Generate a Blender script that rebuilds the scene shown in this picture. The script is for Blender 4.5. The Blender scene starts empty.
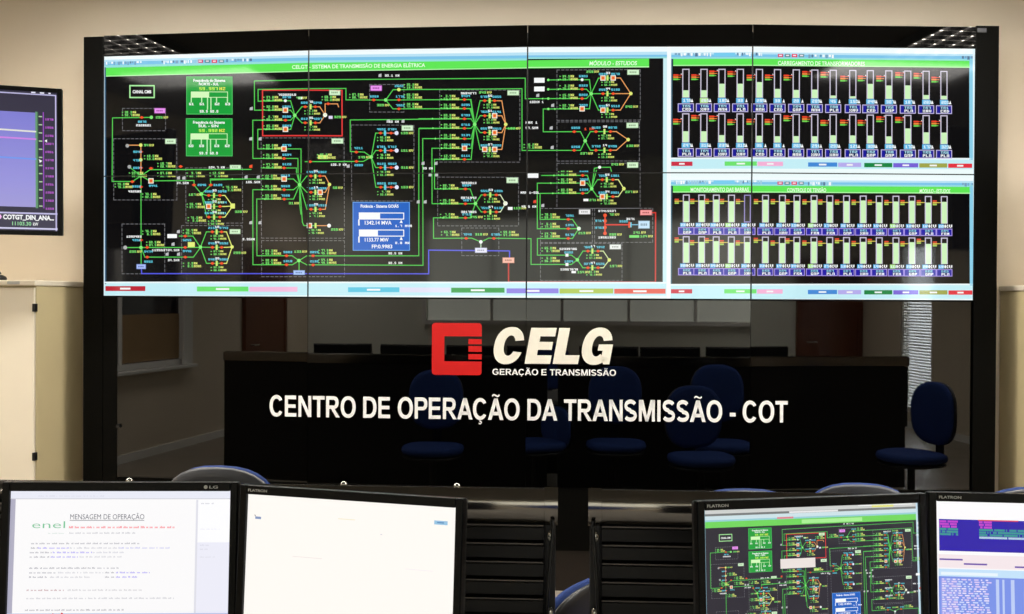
import bpy, math, random
from mathutils import Vector, Matrix
R = math.radians
random.seed(7)
sc = bpy.context.scene
COL = sc.collection

# ------------------------------------------------------------------ camera
cam_d = bpy.data.cameras.new('camera')
cam_d.sensor_width = 36.0
cam_d.lens = 1000.0 / 1024.0 * 36.0
cam_d.clip_start = 0.05
cam = bpy.data.objects.new('camera', cam_d)
COL.objects.link(cam)
cam.matrix_world = (Matrix.Translation((0.239, 0.0, 1.6)) @ Matrix.Rotation(R(3.33), 4, 'Z') @
                    Matrix.Rotation(R(90 - 0.4985), 4, 'X') @ Matrix.Rotation(R(0.305), 4, 'Z'))
sc.camera = cam

# ------------------------------------------------------------------ world, lights, exposure
w = bpy.data.worlds.new('world'); sc.world = w; w.use_nodes = True
w.node_tree.nodes['Background'].inputs[0].default_value = (0.93, 0.96, 1.0, 1)
w.node_tree.nodes['Background'].inputs[1].default_value = 14.0
sc.view_settings.view_transform = 'Standard'
sc.view_settings.look = 'None'
sc.view_settings.gamma = 1.0
sc.view_settings.exposure = 0.0
sc.view_settings.use_curve_mapping = False
CEIL = 3.5
TUBE_STRENGTH = 60.0
LIGHT_COLOR = (1.0, .965, .925)
ROWS = dict(side=(8.0, 140), front=(25.0, 180), middle=(75.0, 158), back=(60.0, 130))     # watts, spread of the louvres

# ------------------------------------------------------------------ helpers
def lin(c):
    return tuple((x / 12.92 if x <= 0.04045 else ((x + 0.055) / 1.055) ** 2.4) for x in [v / 255.0 for v in c[:3]]) + (1.0,)

def tag(o, label=None, cat=None, group=None, kind=None):
    if label: o['label'] = label
    if cat: o['category'] = cat
    if group: o['group'] = group
    if kind: o['kind'] = kind
    return o

def empty(name, loc=(0, 0, 0), rz=0.0):
    o = bpy.data.objects.new(name, None)
    COL.objects.link(o)
    o.location = loc; o.rotation_euler = (0, 0, rz)
    o.empty_display_size = 0.05
    return o

def copy_tree(o, parent=None):
    c = o.copy(); COL.objects.link(c); c.parent = parent
    for ch in list(o.children):
        copy_tree(ch, c)
    return c

class MB:
    def __init__(s, T=None):
        s.v = []; s.f = []; s.T = T; s.smooth = set()
    def add(s, vs, fs, smooth=False):
        b = len(s.v)
        s.v += [s.T(*p) if s.T else tuple(p) for p in vs]
        for f in fs:
            if smooth: s.smooth.add(len(s.f))
            s.f.append(tuple(b + i for i in f))
    def box(s, x0, x1, y0, y1, z0, z1):
        s.add([(x0, y0, z0), (x1, y0, z0), (x1, y1, z0), (x0, y1, z0), (x0, y0, z1), (x1, y0, z1), (x1, y1, z1), (x0, y1, z1)],
              [(0, 3, 2, 1), (4, 5, 6, 7), (0, 1, 5, 4), (1, 2, 6, 5), (2, 3, 7, 6), (3, 0, 4, 7)])
        return s
    def prism(s, pts, y0, y1):
        """polygon in x,z (counter-clockwise seen from -y) extruded from y0 (front) to y1"""
        n = len(pts)
        s.add([(x, y0, z) for x, z in pts] + [(x, y1, z) for x, z in pts],
              [tuple(range(n)), tuple(range(2 * n - 1, n - 1, -1))] + [(i, i + n, (i + 1) % n + n, (i + 1) % n) for i in range(n)])
        return s
    def cyl(s, p0, p1, r, n=16, r1=None):
        p0, p1 = Vector(p0), Vector(p1); d = (p1 - p0).normalized()
        a = d.orthogonal().normalized(); b = d.cross(a)
        r1 = r if r1 is None else r1
        vs = []
        for p, rr in ((p0, r), (p1, r1)):
            for k in range(n):
                t = 2 * math.pi * k / n
                vs.append(tuple(p + a * (rr * math.cos(t)) + b * (rr * math.sin(t))))
        s.add(vs, [(k, (k + 1) % n, (k + 1) % n + n, k + n) for k in range(n)], True)
        s.add(vs, [tuple(range(n - 1, -1, -1)), tuple(range(n, 2 * n))])
        return s
    def lathe(s, prof, c=(0, 0, 0), n=20):
        vs = []; fs = []
        for r, z in prof:
            for k in range(n):
                t = 2 * math.pi * k / n
                vs.append((c[0] + r * math.cos(t), c[1] + r * math.sin(t), c[2] + z))
        for i in range(len(prof) - 1):
            for k in range(n):
                fs.append((i * n + k, i * n + (k + 1) % n, (i + 1) * n + (k + 1) % n, (i + 1) * n + k))
        s.add(vs, fs, True)
        base = len(s.v) - len(vs)
        s.f.append(tuple(base + k for k in range(n - 1, -1, -1))); s.f.append(tuple(len(s.v) - n + k for k in range(n)))
        return s
    def tube(s, path, r, n=8):
        pts = [Vector(p) for p in path]; vs = []; fs = []
        for i, p in enumerate(pts):
            d = (pts[min(i + 1, len(pts) - 1)] - pts[max(i - 1, 0)]).normalized()
            a = d.cross(Vector((1, 0, 0))) if abs(d.x) < .9 else d.cross(Vector((0, 1, 0)))
            a.normalize(); b = d.cross(a)
            for k in range(n):
                t = 2 * math.pi * k / n
                vs.append(tuple(p + a * (r * math.cos(t)) + b * (r * math.sin(t))))
        for i in range(len(pts) - 1):
            for k in range(n):
                fs.append((i * n + k, i * n + (k + 1) % n, (i + 1) * n + (k + 1) % n, (i + 1) * n + k))
        fs += [tuple(range(n - 1, -1, -1)), tuple(range(len(vs) - n, len(vs)))]
        s.add(vs, fs, True)
        return s
    def build(s, name, mat, parent=None, bevel=0.0, seg=2):
        me = bpy.data.meshes.new(name)
        me.from_pydata(s.v, [], s.f)
        for i in s.smooth: me.polygons[i].use_smooth = True
        me.materials.append(mat)
        o = bpy.data.objects.new(name, me)
        COL.objects.link(o); o.parent = parent
        if bevel:
            m = o.modifiers.new('bevel', 'BEVEL'); m.width = bevel; m.segments = seg; m.limit_method = 'ANGLE'
        return o

# ------------------------------------------------------------------ materials
def mat(name, col, rough=0.5, metal=0.0, spec=0.5, noise=None, bump=0.0, bscale=80.0, coat=0.0):
    m = bpy.data.materials.new(name); m.use_nodes = True
    nt = m.node_tree; b = nt.nodes['Principled BSDF']
    c = lin(col)
    b.inputs['Base Color'].default_value = c
    b.inputs['Roughness'].default_value = rough
    b.inputs['Metallic'].default_value = metal
    b.inputs['Specular IOR Level'].default_value = spec
    b.inputs['Coat Weight'].default_value = coat
    tc = nt.nodes.new('ShaderNodeTexCoord')
    if noise:
        amt, scale = noise
        n = nt.nodes.new('ShaderNodeTexNoise'); n.inputs['Scale'].default_value = scale; n.inputs['Detail'].default_value = 5
        nt.links.new(tc.outputs['Object'], n.inputs['Vector'])
        r = nt.nodes.new('ShaderNodeValToRGB')
        r.color_ramp.elements[0].position = .3; r.color_ramp.elements[1].position = .7
        r.color_ramp.elements[0].color = tuple(x * (1 - amt) for x in c[:3]) + (1,)
        r.color_ramp.elements[1].color = tuple(min(1, x * (1 + amt)) for x in c[:3]) + (1,)
        nt.links.new(n.outputs['Fac'], r.inputs['Fac']); nt.links.new(r.outputs['Color'], b.inputs['Base Color'])
    if bump:
        n2 = nt.nodes.new('ShaderNodeTexNoise'); n2.inputs['Scale'].default_value = bscale; n2.inputs['Detail'].default_value = 3
        nt.links.new(tc.outputs['Object'], n2.inputs['Vector'])
        bp = nt.nodes.new('ShaderNodeBump'); bp.inputs['Strength'].default_value = bump; bp.inputs['Distance'].default_value = .004
        nt.links.new(n2.outputs['Fac'], bp.inputs['Height']); nt.links.new(bp.outputs['Normal'], b.inputs['Normal'])
    return m

def emit_mat(name, col, strength):
    m = bpy.data.materials.new(name); m.use_nodes = True
    b = m.node_tree.nodes['Principled BSDF']
    b.inputs['Base Color'].default_value = lin(col)
    b.inputs['Emission Color'].default_value = lin(col)
    b.inputs['Emission Strength'].default_value = strength
    return m

def screen_mat(name, strength, rough=0.38, spec=0.35):
    """a lit screen: what it shows comes from the colour attribute of the image mesh"""
    m = bpy.data.materials.new(name); m.use_nodes = True
    nt = m.node_tree; b = nt.nodes['Principled BSDF']
    b.inputs['Base Color'].default_value = (.0008, .0008, .0009, 1)
    b.inputs['Roughness'].default_value = rough
    b.inputs['Specular IOR Level'].default_value = spec
    a = nt.nodes.new('ShaderNodeVertexColor'); a.layer_name = 'Col'
    nt.links.new(a.outputs['Color'], b.inputs['Emission Color'])
    b.inputs['Emission Strength'].default_value = strength
    return m

def wood_mat(name, c0, c1, rough=.35):
    m = mat(name, c0, rough)
    nt = m.node_tree; b = nt.nodes['Principled BSDF']
    tc = nt.nodes.new('ShaderNodeTexCoord'); mp = nt.nodes.new('ShaderNodeMapping'); mp.inputs['Scale'].default_value = (14, 14, 1.2)
    n = nt.nodes.new('ShaderNodeTexNoise'); n.inputs['Scale'].default_value = 3; n.inputs['Detail'].default_value = 6
    r = nt.nodes.new('ShaderNodeValToRGB'); r.color_ramp.elements[0].color = lin(c0); r.color_ramp.elements[1].color = lin(c1)
    nt.links.new(tc.outputs['Object'], mp.inputs['Vector']); nt.links.new(mp.outputs['Vector'], n.inputs['Vector'])
    nt.links.new(n.outputs['Fac'], r.inputs['Fac']); nt.links.new(r.outputs['Color'], b.inputs['Base Color'])
    return m

M = dict(
    wall=mat('painted_wall', (222, 208, 186), .85, noise=(.025, 1.3), bump=.25, bscale=120),
    backwall=mat('back_wall_paint', (228, 228, 214), .85, noise=(.02, 1.3), bump=.25, bscale=120),
    ceiling=mat('ceiling_paint', (92, 90, 86), .9, noise=(.02, 2), bump=.2),
    floor=mat('vinyl_floor', (150, 140, 125), .35, noise=(.12, 3.5), bump=.05),
    gloss=mat('black_glass', (1, 1, 1), .015, spec=.7),
    frame=mat('black_frame', (3, 3, 2), .5, spec=.08, noise=(.2, 30), bump=.15, bscale=300),
    plinth=mat('dark_brown_plinth', (30, 23, 19), .3, spec=.4, noise=(.1, 12)),
    body=mat('display_body', (6, 6, 7), .5),
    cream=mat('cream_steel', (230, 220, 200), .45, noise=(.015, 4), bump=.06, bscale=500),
    cream_shaded=mat('cream_steel_shaded', (205, 190, 148), .5, noise=(.02, 4), bump=.06, bscale=500),  # cabinet sides: shade put into a darker copy of the cream
    black=mat('black_plastic', (11, 11, 12), .38, noise=(.1, 60), bump=.08, bscale=600),
    bezel=mat('bezel_plastic', (5, 5, 5), .28, spec=.14, noise=(.1, 60)),
    rail=mat('grey_rail', (150, 144, 138), .15, metal=1.0, noise=(.05, 20)),
    slat=mat('slat_metal', (20, 18, 17), .35, metal=.3, noise=(.08, 20)),
    edge=mat('lit_edge_tone', (104, 98, 92), .4, metal=.3, noise=(.1, 40)),  # paler than the slats: light on the lips put into the colour
    steel=mat('bright_steel', (200, 198, 190), .22, metal=1.0, noise=(.03, 20)),
    blue=mat('blue_fabric', (24, 58, 126), .85, noise=(.12, 90), bump=.5, bscale=500),
    shell=mat('grey_shell', (72, 73, 77), .42, noise=(.05, 30), bump=.08, bscale=400),
    desk=mat('desk_laminate', (150, 148, 142), .45, noise=(.03, 25)),
    white=mat('white_vinyl', (244, 240, 226), .5, noise=(.01, 20)),
    white2=mat('white_print', (250, 250, 250), .5, noise=(.01, 20)),
    red=mat('red_vinyl', (206, 14, 14), .4, noise=(.03, 10)),
    grey_print=mat('grey_print', (175, 175, 172), .5, noise=(.02, 20)),
    winframe=mat('window_frame', (238, 236, 230), .5, noise=(.02, 10)),
    tan=mat('tan_blind', (165, 135, 95), .8, noise=(.06, 6)),
    blind=mat('blind_slat', (225, 222, 215), .55, noise=(.02, 10)),
    brown=wood_mat('brown_wood', (84, 40, 18), (122, 62, 28)),
    lum=mat('luminaire_grey', (120, 120, 120), .4, noise=(.02, 10)),
    louvre=mat('louvre_metal', (70, 70, 72), .3, metal=.6, noise=(.02, 20)),
    tube=emit_mat('fluorescent_tube', (255, 246, 228), TUBE_STRENGTH),
    frosted=emit_mat('frosted_daylight_pane', (226, 228, 214), 1.7),
    wallscreen=screen_mat('video_wall_image', 1.0, .06, .6),
    monscreen=screen_mat('monitor_image', 1.0, .3, .4),
    tvscreen=screen_mat('trend_monitor_image', 1.0, .3, .4),
)
def glass_mat():
    m = bpy.data.materials.new('window_glass'); m.use_nodes = True
    b = m.node_tree.nodes['Principled BSDF']
    b.inputs['Transmission Weight'].default_value = 1.0; b.inputs['Roughness'].default_value = .02
    b.inputs['Base Color'].default_value = (.9, .95, .95, 1); b.inputs['IOR'].default_value = 1.05
    return m
M['glass'] = glass_mat()
M['darkglass'] = mat('dark_window_glass', (40, 34, 40), .05, spec=.5, noise=(.15, 2))

# ------------------------------------------------------------------ room shell
XL, XR, YB, YF = -4.6, 5.6, -2.6, 5.85
def struct(name, mb, m):
    return tag(mb.build(name, m), kind='structure')
struct('floor', MB().box(XL, XR, YB, YF, -.1, 0), M['floor'])
struct('ceiling', MB().box(XL, XR, YB, YF, CEIL, CEIL + .1), M['ceiling'])
struct('wall_front', MB().box(XL - .12, XR + .12, YF, YF + .12, 0, CEIL), M['wall'])
struct('wall_back', MB().box(XL - .12, XR + .12, YB - .12, YB, 0, CEIL), M['backwall'])
def side_wall(name, x0, x1, ya, yb, za, zb):
    m = MB()
    m.box(x0, x1, YB, ya, 0, CEIL); m.box(x0, x1, yb, YF, 0, CEIL)
    m.box(x0, x1, ya, yb, 0, za); m.box(x0, x1, ya, yb, zb, CEIL)
    return struct(name, m, M['wall'])
side_wall('wall_left', XL - .12, XL, .95, 3.3, .88, 2.3)
side_wall('wall_right', XR, XR + .12, -1.5, -.72, .2, 2.3)
for nm, b in dict(baseboard_front=(XL, XR, YF - .015, YF), baseboard_back=(XL, XR, YB, YB + .015),
                  baseboard_left=(XL, XL + .015, YB, YF), baseboard_right=(XR - .015, XR, YB, YF)).items():
    struct(nm, MB().box(*b, 0, .08), M['winframe'])

# left window: white frame, dark panes above, tan roller blinds below, sill
w1 = struct('window_1', MB().box(XL - .1, XL - .02, .95, 1.02, .88, 2.3).box(XL - .1, XL - .02, 3.23, 3.3, .88, 2.3)
            .box(XL - .1, XL - .02, 1.02, 3.23, 2.23, 2.3).box(XL - .1, XL - .02, 1.02, 3.23, .88, .94)
            .box(XL - .1, XL - .02, 2.09, 2.15, .94, 2.23), M['winframe'])
for ya, yb in ((1.02, 2.09), (2.15, 3.23)):
    MB().box(XL - .07, XL - .06, ya, yb, .94, 2.23).build('pane', M['darkglass'], w1)
    MB().box(XL - .05, XL - .04, ya + .02, yb - .02, .95, 1.42).build('blind', M['tan'], w1)
MB().box(XL - .02, XL + .1, .9, 3.35, .85, .88).build('window_sill', M['winframe'], w1, .004)
MB().box(XL - .0, XL + .03, .88, 1.06, .88, 2.3).build('window_casing', M['winframe'], w1, .004)

# right window: daylight behind a venetian blind
w2 = struct('window_2', MB().box(XR + .02, XR + .1, -1.5, -1.45, .2, 2.3).box(XR + .02, XR + .1, -.77, -.72, .2, 2.3)
            .box(XR + .02, XR + .1, -1.45, -.77, 2.24, 2.3).box(XR + .02, XR + .1, -1.45, -.77, .2, .26), M['winframe'])
MB().box(XR + .06, XR + .07, -1.45, -.77, .26, 2.24).build('pane', M['glass'], w2)
sl = None
for k in range(54):
    z = .28 + k * .036
    if sl is None:
        m = MB(); m.add([(0, -.37, 0), (0, .37, 0), (.018, .37, .022), (.018, -.37, .022), (0, -.37, .001), (0, .37, .001), (.018, .37, .023), (.018, -.37, .023)],
                        [(0, 3, 2, 1), (4, 5, 6, 7), (0, 1, 5, 4), (2, 3, 7, 6), (1, 2, 6, 5), (3, 0, 4, 7)])
        sl = o = m.build('blind_slat', M['blind'], w2)
    else:
        o = sl.copy(); COL.objects.link(o); o.parent = w2
    o.location = (XR + .005, -1.11, z)
# wide frosted window in the back wall, bright in the mirror of the black glass
w3 = struct('window_3', MB().box(-2.2, 3.3, YB, YB + .06, 1.24, 1.3).box(-2.2, 3.3, YB, YB + .06, 2.65, 2.71).box(-2.2, -2.14, YB, YB + .06, 1.3, 2.65).box(3.24, 3.3, YB, YB + .06, 1.3, 2.65), M['winframe'])
for k in range(6):
    xa = -2.14 + k * .8967
    MB().box(xa + .02, xa + .8767, YB + .004, YB + .02, 1.3, 2.65).build('pane', M['frosted'], w3)
    if k: MB().box(xa - .02, xa + .02, YB, YB + .05, 1.3, 2.65).build('mullion', M['winframe'], w3, .003)
# brown doors, seen mirrored in the black glass
def door(name, x0, x1, y0, y1, axis):
    d = struct(name, MB().box(x0, x1, y0, y1, 0.005, 2.1), M['brown'])
    if axis == 'y':
        MB().box(x0 - .07, x0, y0, y1 + .01, 0, 2.17).box(x1, x1 + .07, y0, y1 + .01, 0, 2.17).box(x0, x1, y0, y1 + .01, 2.1, 2.17).build('door_casing', M['brown'], d, .004)
        MB().cyl((x0 + .08, y1, 1.02), (x0 + .08, y1 + .05, 1.02), .01).cyl((x0 + .08, y1 + .05, 1.02), (x0 + .2, y1 + .05, 1.02), .009).build('door_handle', M['steel'], d)
    else:
        MB().box(x0, x1 + .01, y0 - .07, y0, 0, 2.17).box(x0, x1 + .01, y1, y1 + .07, 0, 2.17).box(x0, x1 + .01, y0, y1, 2.1, 2.17).build('door_casing', M['brown'], d, .004)
        MB().cyl((x1, y1 - .08, 1.02), (x1 + .05, y1 - .08, 1.02), .01).cyl((x1 + .05, y1 - .08, 1.02), (x1 + .05, y1 - .2, 1.02), .009).build('door_handle', M['steel'], d)
door('door_1', 4.72, 5.52, YB, YB + .04, 'y')
door('door_2', XL, XL + .04, -1.35, -.35, 'x')

# ------------------------------------------------------------------ ceiling luminaires
def luminaire(x, y, label, row, rz=0.0):
    t = tag(empty('ceiling_luminaire', (x, y, CEIL), rz), label, 'light', 'ceiling luminaires')
    MB().box(-.31, .31, -.61, -.59, -.06, 0).box(-.31, .31, .59, .61, -.06, 0).box(-.31, -.29, -.59, .59, -.06, 0).box(.29, .31, -.59, .59, -.06, 0).box(-.29, .29, -.59, .59, -.006, 0).build('housing', M['lum'], t)
    for i in range(4):
        MB().cyl((-.217 + i * .145, -.57, -.022), (-.217 + i * .145, .57, -.022), .010, 10).build('tube', M['tube'], t)
    for i in range(3):
        MB().box(-.147 + i * .145, -.143 + i * .145, -.59, .59, -.06, -.012).build('louvre_blade', M['louvre'], t)
    for i in range(9):
        MB().box(-.29, .29, -.472 + i * .118 - .002, -.472 + i * .118 + .002, -.06, -.034 if row == 'side' else -.014).build('louvre_blade', M['louvre'], t)
    l = bpy.data.lights.new('luminaire_light', 'AREA'); l.shape = 'RECTANGLE'; l.size = .56; l.size_y = 1.16
    l.energy, sp = ROWS[row]; l.spread = R(sp); l.color = LIGHT_COLOR
    lo = bpy.data.objects.new('luminaire_light', l); COL.objects.link(lo); lo.parent = t; lo.location = (0, 0, -.064)
luminaire(-3.3, 4.0, 'louvred fluorescent ceiling light mirrored at the upper left of the black frame', 'side')
luminaire(3.25, 4.0, 'louvred fluorescent ceiling light mirrored at the upper right of the black frame', 'side')
for x, nm in ((-2.0, 'left end'), (-.7, 'left middle'), (.7, 'right middle'), (2.0, 'right end')):
    luminaire(x, 4.85, 'added louvred fluorescent ceiling light close above the %s of the video wall' % nm, 'front', R(90))  # unseen row, added to brighten the upper front wall
for x in (-3.3, 3.25):
    sd = 'left' if x < 0 else 'right'
    luminaire(x, 3.0 if x < 0 else 3.05, 'unseen louvred ceiling light above the control desks on the %s side of the room' % sd, 'middle', R(90))  # unseen pair, set where its mirror image falls on the bright screen headers
    luminaire(x, -1.4, 'louvred fluorescent ceiling light behind the camera on the %s side of the room' % sd, 'back')

# ------------------------------------------------------------------ video wall geometry: four facets bowed 3 degrees each
PW, PH = 1.215, .6845
ANG = [R(-4.5), R(-1.5), R(1.5), R(4.5)]
Z0 = 1.6; ZT = Z0 + 2 * PH
S = [Vector((-2.4259, 5.5708)), Vector((-1.2146, 5.4757)), Vector((0, 5.444)), Vector((1.2146, 5.4757)), Vector((2.4259, 5.5708))]
def facet(i):
    a = ANG[i]; e = Vector((math.cos(a), math.sin(a))); n = Vector((math.sin(a), -math.cos(a)))
    return S[i], e, n
def facet_T(i):
    """local (x along facet, y behind the glass, z up) -> world"""
    o, e, n = facet(i)
    return lambda x, y, z: (o.x + e.x * x - n.x * y, o.y + e.y * x - n.y * y, z)
def wall_pt(s, z, off):
    i = min(3, max(0, int(math.floor(s / PW)) + 2))
    o, e, n = facet(i); x = s - (i - 2) * PW
    p = o + e * x + n * off
    return (p.x, p.y, z)

frame = tag(empty('video_wall_cabinet', (0, 5.6, 0)), 'tall glossy black cabinet that surrounds the video wall screens', 'cabinet')
def fpart(name, mb, m, bevel=0):
    o = mb.build(name, m, frame, bevel); o.matrix_parent_inverse = Matrix.Translation((0, -5.6, 0)); return o
def trap(mb, x0, x1, d, z0, z1, y0=0.0, inset=.006):
    mb.add([(x0, y0, z0), (x1, y0, z0), (x1 - inset, y0 + d, z0), (x0 + inset, y0 + d, z0), (x0, y0, z1), (x1, y0, z1), (x1 - inset, y0 + d, z1), (x0 + inset, y0 + d, z1)],
           [(0, 3, 2, 1), (4, 5, 6, 7), (0, 1, 5, 4), (1, 2, 6, 5), (2, 3, 7, 6), (3, 0, 4, 7)])
    return mb
for i in range(4):
    T = facet_T(i)
    fpart('top_panel', trap(MB(T), .001, PW - .001, .05, ZT + .004, ZT + .116), M['gloss'])
    x0 = .088 if i == 0 else .001
    fpart('lower_glass_panel', trap(MB(T), x0, PW - .001 - (.012 if i == 3 else 0), .05, .57, Z0 - .006), M['gloss'])
    fpart('kick_panel', trap(MB(T), .001, PW - .001, .05, .224, .567, .004), M['frame'])
    fpart('plinth', trap(MB(T), .001, PW - .001, .05, 0, .22, .02), M['plinth'])
    fpart('inner_carcass', trap(MB(T), .004, PW - .004, .02, .12, ZT + .11, .13, .004), M['body'])
T0, T3 = facet_T(0), facet_T(3)
fpart('side_post', MB(T0).box(-.121, -.001, -.004, .2, 0, ZT + .112), M['frame'], .003)
fpart('side_post', MB(T3).box(PW + .001, PW + .127, -.004, .2, 0, ZT + .122), M['frame'], .003)
fpart('filler_strip', MB(T0).box(.001, .086, -.003, .05, 0, Z0 - .006), M['frame'], .002)
fpart('latch', MB(T0).cyl((.098, -.002, .86), (.098, -.016, .86), .011, 12), M['black'])
fpart('corner_plate', MB(T3).box(PW + .006, PW + .055, -.008, -.0045, ZT + .085, ZT + .108), M['shell'], .001)
fpart('top_cover', MB().box(-2.5, 2.5, 5.6, YF - .005, ZT + .06, ZT + .1), M['frame'])

# ------------------------------------------------------------------ screen painter
FONT = {c: r for c, r in zip('0123456789ABCDEFGHIJKLMNOPQRSTUVWXYZ.-:_,%/()',
 [(7,5,5,5,7),(2,6,2,2,7),(7,1,7,4,7),(7,1,7,1,7),(5,5,7,1,1),(7,4,7,1,7),(7,4,7,5,7),(7,1,1,1,1),(7,5,7,5,7),(7,5,7,1,7),
  (7,5,7,5,5),(6,5,6,5,6),(7,4,4,4,7),(6,5,5,5,6),(7,4,6,4,7),(7,4,6,4,4),(7,4,5,5,7),(5,5,7,5,5),(7,2,2,2,7),(1,1,1,5,7),
  (5,5,6,5,5),(4,4,4,4,7),(5,7,7,5,5),(7,5,5,5,5),(7,5,5,5,7),(7,5,7,4,4),(7,5,5,7,1),(7,5,6,5,5),(7,4,7,1,7),(7,2,2,2,2),
  (5,5,5,5,7),(5,5,5,5,2),(5,5,7,7,5),(5,5,2,5,5),(5,5,2,2,2),(7,1,2,4,7),
  (0,0,0,0,2),(0,0,7,0,0),(0,2,0,2,0),(0,0,0,0,7),(0,0,0,2,4),(5,1,2,4,5),(1,1,2,4,4),(1,2,2,2,1),(4,2,2,2,4)])}

_glyph_cache = {}
def text_mesh(s, bold=0.0, shear=0.0, extrude=0.0, res=3):
    cu = bpy.data.curves.new('lettering', 'FONT')
    cu.body = s; cu.size = 1.0; cu.offset = bold; cu.shear = shear; cu.extrude = extrude; cu.resolution_u = res
    o = bpy.data.objects.new('lettering_source', cu); COL.objects.link(o)
    bpy.context.view_layer.update()
    dg = bpy.context.evaluated_depsgraph_get()
    me = bpy.data.meshes.new_from_object(o.evaluated_get(dg))
    vs = [tuple(v.co) for v in me.vertices]; fs = [tuple(p.vertices) for p in me.polygons]
    bpy.data.objects.remove(o); bpy.data.curves.remove(cu); bpy.data.meshes.remove(me)
    return vs, fs

class Canvas:
    """flat picture made of coloured polygons, in picture coordinates with y down"""
    def __init__(s): s.p = []
    def poly(s, pts, c, layer): s.p.append((pts, c, layer))
    def rect(s, x0, y0, x1, y1, c, l=1, ty=0.0):
        """ty: extra drop of the right end relative to the left"""
        s.poly([(x0, y0), (x1, y0 + ty), (x1, y1 + ty), (x0, y1)], c, l)
    def outline(s, x0, y0, x1, y1, c, w=.8, l=3):
        s.rect(x0, y0, x1, y0 + w, c, l); s.rect(x0, y1 - w, x1, y1, c, l); s.rect(x0, y0 + w, x0 + w, y1 - w, c, l); s.rect(x1 - w, y0 + w, x1, y1 - w, c, l)
    def seg(s, a, b, c, w=1.0, l=2):
        dx, dy = b[0] - a[0], b[1] - a[1]; d = math.hypot(dx, dy) or 1
        ux, uy = dx / d * w * .5, dy / d * w * .5
        s.poly([(a[0] - ux + uy, a[1] - uy - ux), (b[0] + ux + uy, b[1] + uy - ux), (b[0] + ux - uy, b[1] + uy + ux), (a[0] - ux - uy, a[1] - uy + ux)], c, l)
    def line(s, pts, c, w=.88, l=2):
        for a, b in zip(pts, pts[1:]): s.seg(a, b, c, w, l)
    def dash(s, x0, y0, x1, y1, c=(120, 120, 124), w=.6, on=2.6, off=1.9):
        for a, b in (((x0, y0), (x1, y0)), ((x0, y1), (x1, y1)), ((x0, y0), (x0, y1)), ((x1, y0), (x1, y1))):
            L = math.hypot(b[0] - a[0], b[1] - a[1]); t = 0
            while t < L:
                e = min(L, t + on)
                s.seg((a[0] + (b[0] - a[0]) * t / L, a[1] + (b[1] - a[1]) * t / L), (a[0] + (b[0] - a[0]) * e / L, a[1] + (b[1] - a[1]) * e / L), c, w, 1)
                t += on + off
    def dot(s, x, y, r, c, l=4, n=8):
        s.poly([(x + r * math.cos(2 * math.pi * k / n), y + r * math.sin(2 * math.pi * k / n)) for k in range(n)], c, l)
    def px(s, x, y, h, text, c, l=5, wf=.62):
        """small blocky screen lettering, x,y = top left, h = height"""
        ch, cw = h / 5.0, h * wf / 3.0
        for k in text.upper():
            g = FONT.get(k)
            if g:
                for r, bits in enumerate(g):
                    b = 0
                    while b < 3:
                        if bits & (4 >> b):
                            e = b
                            while e < 2 and bits & (4 >> (e + 1)): e += 1
                            s.rect(x + b * cw, y + r * ch, x + (e + 1) * cw * 1.06, y + (r + 1) * ch, c, l)
                            b = e
                        b += 1
            x += cw * 4
        return x
    def text(s, x, y, h, text, c, l=5, width=None, bold=.012, ty=0.0, shear=0.0):
        """real letterforms; x = left, y = baseline, h = cap height"""
        vs, fs = text_mesh(text, bold, shear)
        w = max(v[0] for v in vs); k = h / .70; kx = k if not width else width / w
        for f in fs:
            s.poly([(x + vs[i][0] * kx, y - vs[i][1] * k + ty * vs[i][0] * kx) for i in f], c, l)

def clip(pts, x0, x1, y0, y1):
    for ax, lim, sg in ((0, x0, 1), (0, x1, -1), (1, y0, 1), (1, y1, -1)):
        out = []; n = len(pts)
        for i in range(n):
            a, b = pts[i], pts[(i + 1) % n]
            da, db = sg * (a[ax] - lim), sg * (b[ax] - lim)
            if da >= 0: out.append(a)
            if (da >= 0) != (db >= 0):
                t = da / (da - db); out.append((a[0] + (b[0] - a[0]) * t, a[1] + (b[1] - a[1]) * t))
        pts = out
        if len(pts) < 3: return []
    return pts

def paint(name, polys, rect, place, material, parent):
    """polys: (points, colour, layer) in picture space; rect = (x0,x1,y0,y1) of the screen; place(x,y,layer) -> 3D"""
    vs, fs, cols = [], [], []
    x0, x1, y0, y1 = rect
    for pts, c, l in polys:
        mx = [p[0] for p in pts]; my = [p[1] for p in pts]
        if max(mx) <= x0 or min(mx) >= x1 or max(my) <= y0 or min(my) >= y1: continue
        if min(mx) < x0 or max(mx) > x1 or min(my) < y0 or max(my) > y1:
            pts = clip(pts, x0, x1, y0, y1)
            if not pts: continue
        b = len(vs)
        a = sum(pts[i][0] * pts[(i + 1) % len(pts)][1] - pts[(i + 1) % len(pts)][0] * pts[i][1] for i in range(len(pts)))
        if a > 0: pts = pts[::-1]
        vs += [place(p[0], p[1], l) for p in pts]
        fs.append(tuple(range(b, b + len(pts)))); cols += list(lin(c)) * len(pts)
    me = bpy.data.meshes.new(name); me.from_pydata(vs, [], fs)
    at = me.color_attributes.new('Col', 'FLOAT_COLOR', 'CORNER')
    at.data.foreach_set('color', cols)
    me.materials.append(material)
    o = bpy.data.objects.new(name, me); COL.objects.link(o); o.parent = parent
    return o

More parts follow.
